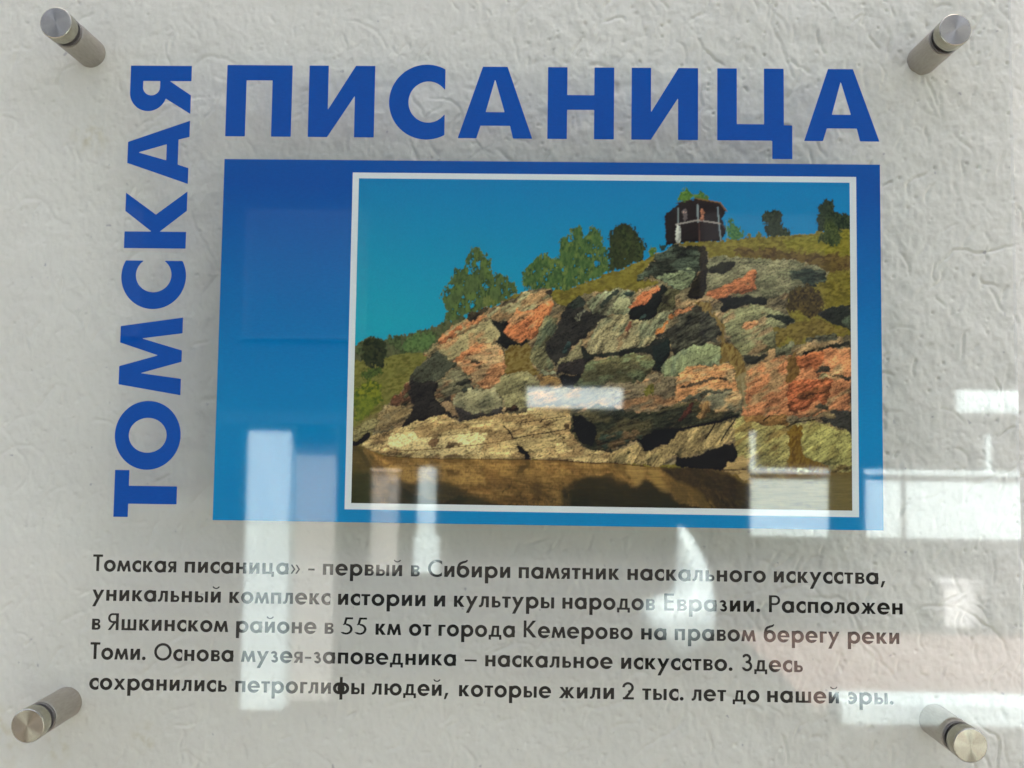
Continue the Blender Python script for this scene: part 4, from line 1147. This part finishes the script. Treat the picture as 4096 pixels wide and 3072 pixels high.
    # right shore
    rock(['C3', (720, 480), (780, 385), (1380, 385), (1380, 520), (1600, 450), (1760, 440), (2090, 560), (2190, 640), (2190, 1120), (1880, 1120), (900, 1250), (570, 1045), (760, 900), (720, 640)], (158, 146, 88), 35, .6, (132, 110, 58), .45, 7, .6)
    rock(['C3', (800, 400), (1150, 370), (1380, 390), (1380, 520), (1100, 500), (900, 480)], (136, 98, 44), 25, .6)
    grass(['C3', (1385, 520), (1560, 500), (1560, 820), (1880, 900), (1880, 1060), (1390, 1040)], (96, 64, 16), (142, 108, 34), (116, 84, 24), 16, 70)
    rock(['C3', (1560, 560), (1800, 480), (2100, 580), (2190, 660), (2190, 1000), (1880, 980), (1580, 880)], (166, 158, 92), 35, .5, (146, 134, 72), .4, 7, .5)
    dark(['C3', (1735, 385), (1900, 400), (1920, 320), (2190, 315), (2190, 640), (2080, 545), (1850, 470)], (62, 60, 58), 8, .15)
    rock(['C3', (1780, 350), (1880, 335), (1990, 450), (1900, 420)], (150, 128, 92), 40, .4)
    dark(['C3', (1680, 300), (1780, 250), (1900, 250), (1880, 300), (1750, 315)], (70, 66, 54))
    line(['C3', (1360, 525), (1500, 460), (1720, 430)], 5, (30, 24, 14))
    line(['C3', (1080, 445), (1160, 380)], 6, (40, 30, 16))
    line(['C3', (1600, 135), (1850, 90)], 4, (60, 36, 16))

    # weathering that runs over all the rock: bedding, speckle, lichen
    al, ac = rot(28)
    bed = fbm(al / 34, ac / 5.5, 3, 4, .62); spk = fbm(X / 5.5, Y / 4.5, 7, 3, .6); big = fbm(X / 70, Y / 60, 5, 3)
    f = 1.04 + .75 * (bed - .5) + .5 * (spk - .5) + .9 * (big - .5)
    f = f * (1 - .55 * smooth((.31 - spk) / .05)) * (1 - .6 * smooth((.31 - bed) / .04)) + .15 * smooth((spk - .70) / .08)
    C[isrock] *= np.clip(f, .2, 2.0)[isrock][:, None]
    g = C[isrock].mean(1, keepdims=True)
    C[isrock] = (g + (C[isrock] - g) * .90) * np.array([1.05, .98, .86])
    C[isrock] = (np.clip(C[isrock], 1e-4, None) / .2) ** 1.18 * .2
    g = C[isrock].mean(1, keepdims=True)
    C[isrock] = g + (C[isrock] - g) * np.array([.80, .84, .88])
    for ang, ln, th, kk in ((30, 40, 9, 2), (48, 34, 8, 8), (12, 44, 8, 4)):
        al, ac = rot(ang)
        rr = np.abs(fbm(al / ln + kk, ac / th, kk, 3, .55) - .5)
        on = fbm(X / 60 + kk, Y / 50, kk + 5, 2) > .46
        C[isrock] *= (1 - .62 * smooth((.020 - rr) / .016) * on)[isrock][:, None]
    C[isrock] *= np.array([.85, .85, .76])
    # water with its mirrored rocks
    wl = pts(['C1', (60, 745), (190, 745), (470, 862), (800, 888), (1200, 903), (1900, 908), 'C2', (300, 916), (700, 923), (1150, 963), (1340, 957), (1800, 1003), (2212, 1020), 'C3', (300, 1010), (570, 1045), (880, 1040), (1880, 1080), (2200, 1080), (2210, 1800), 'C1', (40, 1659)])
    wm = inside(wl, 3)
    rip = fbm(X / 60, Y / 3.2, 2, 4, .6); rip2 = fbm(X / 18, Y / 30, 6, 3)
    wy = np.clip((Y - 1830) / 190, 0, 1)
    line_x = np.array([q[0] for q in wl[:17]]); line_y = np.array([q[1] for q in wl[:17]])
    yw = np.interp(X, line_x, line_y)
    row = np.linspace(0, 1, H)
    ym = 2 * yw - Y + 7 * (rip - .5) * np.clip((Y - yw) / 30, 0, 1)
    ri = np.clip(np.round((np.arange(H)[:, None] + (ym - Y) / ((2045 - 722) / H))), 0, H - 1).astype(int)
    ci = np.clip(np.arange(W)[None, :] + np.round(6 * (rip2 - .5)).astype(int), 0, W - 1) + np.zeros((H, 1), int)
    mir = soften(C[..., 0] * 0, 1)[..., None] + C[ri, ci]
    mir[1:-1] = (mir[:-2] + mir[1:-1] * 2 + mir[2:]) / 4
    mir = mir * np.array([.66, .50, .30]) + lin((40, 30, 12)) * .6
    cw = lin((132, 98, 48)) * (1 - wy[..., None]) + lin((52, 42, 20)) * wy[..., None]
    k_ = .38 + .2 * np.clip((Y - yw) / 80, 0, 1)
    cw = mir * (1 - k_[..., None]) + cw * k_[..., None]
    C[wm] = (cw * (1 + 1.0 * (rip - .5) + .4 * (rip2 - .5))[..., None])[wm]
    def wet(spec, col, jit=12, k=.92, con=.5):
        q = (soften(inside(pts(spec), jit), 3) * np.clip(1 + 1.2 * (rip - .5), 0, 1.2)).clip(0, 1) * wm * k * .85
        C[:] = C * (1 - q[..., None]) + lin(col) * (1 + con * 1.6 * (rip - .5))[..., None] * q[..., None]
    C[wm] *= (1 - .35 * wy[..., None] * np.clip((2300 - X) / 500, 0, 1)[..., None])[wm]
    wet(['C1', (60, 745), (190, 750), (330, 850), (330, 1000), (330, 1500), (60, 1500)], (54, 50, 24), 14, .8)
    wet(['C1', (80, 1100), (320, 1060), (320, 1460), (70, 1460)], (40, 44, 22), 18, .8)
    wet(['C1', (640, 1155), (760, 1190), (950, 1185), (1250, 1190), (1400, 1260), (1500, 1330), (1700, 1400), (1800, 1480), (520, 1480), (540, 1260)], (34, 34, 20), 14, .93)
    wet(['C1', (1500, 1360), (1900, 1420), (1900, 1480), (1450, 1480)], (56, 46, 22), 14, .7)
    wet(['C2', (380, 1240), (500, 1170), (520, 1240), (480, 1420), (400, 1410)], (54, 40, 20), 14, .8)
    wet(['C2', (740, 1270), (960, 1150), (1200, 1125), (1340, 1130), (1500, 1190), (1640, 1260), (1760, 1160), (1880, 1230), (2080, 1340), (2212, 1480), (2212, 1540), (760, 1520)], (27, 28, 16), 10, .95)
    wet(['C2', (1080, 1300), (1500, 1250), (1900, 1330), (2000, 1480), (1100, 1480)], (40, 34, 18), 14, .6)
    wet(['C2', (1540, 985), (1760, 1000), (1750, 1200), (1680, 1230), (1560, 1110)], (160, 124, 66), 9, .8)
    wet(['C2', (1790, 1010), (1940, 1040), (2000, 1150), (2090, 1330), (2010, 1310), (1880, 1210)], (150, 116, 58), 10, .85)
    wet(['C2', (2080, 1150), (2212, 1250), 'C3', (60, 1250), (400, 1350), (420, 1540), 'C2', (2150, 1400)], (84, 64, 30), 16, .8)
    wet(['C2', (1950, 1020), (2212, 1010), 'C3', (350, 1005), (640, 1100), (920, 1240), (945, 1400), (910, 1540), (500, 1520), (330, 1330), (60, 1190), 'C2', (2090, 1140)], (17, 15, 11), 8, .96)
    wet(['C3', (940, 1180), (1880, 1130), (2190, 1130), (2190, 1560), (920, 1540)], (116, 104, 62), 10, .9)
    wet(['C3', (1880, 1090), (2190, 1080), (2190, 1560), (1880, 1560)], (94, 78, 40), 6, .85)
    dark(['C3', (0, 890), (120, 905), (250, 870), (420, 800), (600, 740), (710, 720), (760, 830), (770, 900), (600, 1010), (570, 1050), (300, 1030), (0, 1010)], (15, 12, 11), 7, .15)
    rock(['C3', (570, 1045), (660, 960), (770, 900), (900, 880), (930, 1180), (820, 1170), (680, 1110)], (158, 128, 80), 5, .6, None, .5, 9, 1)
    line(['C3', (570, 1045), (700, 1050), (880, 1040)], 4, (52, 34, 18))
    line(['C1', (480, 866), (800, 890), (1200, 905), (1900, 909)], 3, (74, 50, 24))
    line(['C2', (0, 913), (300, 917), (700, 924), (1150, 962), (1340, 957), (1780, 1000)], 4, (62, 38, 18))

    # look-out pavilion on the top
    dark(['A2', (2000, 560), (2160, 425), (2212, 405), 'A3', (0, 410), (200, 370), (260, 350), (540, 400), (630, 510), (560, 610), (625, 730), (600, 800), (560, 872), (80, 892), (0, 900), 'A2', (2150, 905), (2030, 925), (2022, 715)], (30, 21, 20), 4, .2)
    line(['A3', (255, 352), (545, 402), (628, 508)], 5, (128, 86, 44))
    line(['A3', (0, 412), (255, 352)], 3, (66, 46, 34))
    line(['A3', (30, 470), (28, 670)], 6, (116, 124, 122))
    line(['A3', (268, 430), (275, 640)], 7, (120, 128, 126))
    line(['A3', (516, 460), (532, 660), (556, 868)], 6, (114, 124, 126))
    line(['A3', (288, 650), (292, 880)], 4, (80, 52, 42))
    line(['A2', (2180, 690), 'A3', (0, 672), (270, 618), (555, 660)], 6, (150, 138, 128))
    line(['A3', (555, 655), (620, 730)], 4, (66, 62, 60))
    dark(['A3', (4, 682), (50, 685), (64, 790), (60, 905), (4, 910)], (186, 180, 166), 2, .05)
    dark(['A3', (75, 520), (100, 485), (130, 490), (148, 515), (150, 580), (140, 622), (90, 625), (100, 560)], (92, 80, 78), 5, .3)
    dark(['A3', (74, 520), (100, 508), (146, 512), (140, 528), (90, 530)], (196, 156, 138), 3, .1)
    dark(['A3', (305, 560), (308, 500), (322, 460), (336, 480), (356, 500), (348, 560), (348, 622), (302, 625)], (170, 108, 78), 4, .2)
    line(['A3', (308, 545), (345, 545)], 4, (60, 40, 36))
    line(['A3', (620, 620), (640, 850)], 2.5, (96, 130, 130))

    # print grain, slight softness
    C *= (1 + .10 * (fbm(X / 3, Y / 3, 1, 2) - .5))[..., None]
    D = C.copy()
    D[1:-1, 1:-1] = .5 * C[1:-1, 1:-1] + .125 * (C[:-2, 1:-1] + C[2:, 1:-1] + C[1:-1, :-2] + C[1:-1, 2:])
    C = np.clip(D * INK * np.array([1.04, 1.10, .97]), .004, .9)

    x0, x1, z1, z0 = -0.0896, 0.2162, 0.1219, -0.0805
    V = np.stack([x0 + u * (x1 - x0), np.full_like(u, -0.0002), z1 + v * (z0 - z1)], -1).reshape(-1, 3)
    idx = np.arange(W * H).reshape(H, W)
    F = np.stack([idx[1:, :-1], idx[1:, 1:], idx[:-1, 1:], idx[:-1, :-1]], -1).reshape(-1, 4)
    me = bpy.data.meshes.new("picture")
    me.vertices.add(len(V)); me.vertices.foreach_set("co", V.ravel())
    me.loops.add(F.size); me.loops.foreach_set("vertex_index", F.ravel())
    me.polygons.add(len(F))
    me.polygons.foreach_set("loop_start", np.arange(0, F.size, 4))
    me.polygons.foreach_set("loop_total", np.full(len(F), 4))
    me.update(calc_edges=True)
    ca = me.color_attributes.new("print", 'FLOAT_COLOR', 'POINT')
    rgba = np.ones((len(V), 4), np.float32); rgba[:, :3] = C.reshape(-1, 3)
    ca.data.foreach_set("color", rgba.ravel())
    me.materials.append(M_PHOTO)
    o = link(bpy.data.objects.new("picture", me), sign)
    o["label"] = "printed photograph of rocky river cliffs with a look-out pavilion"
paint_picture()
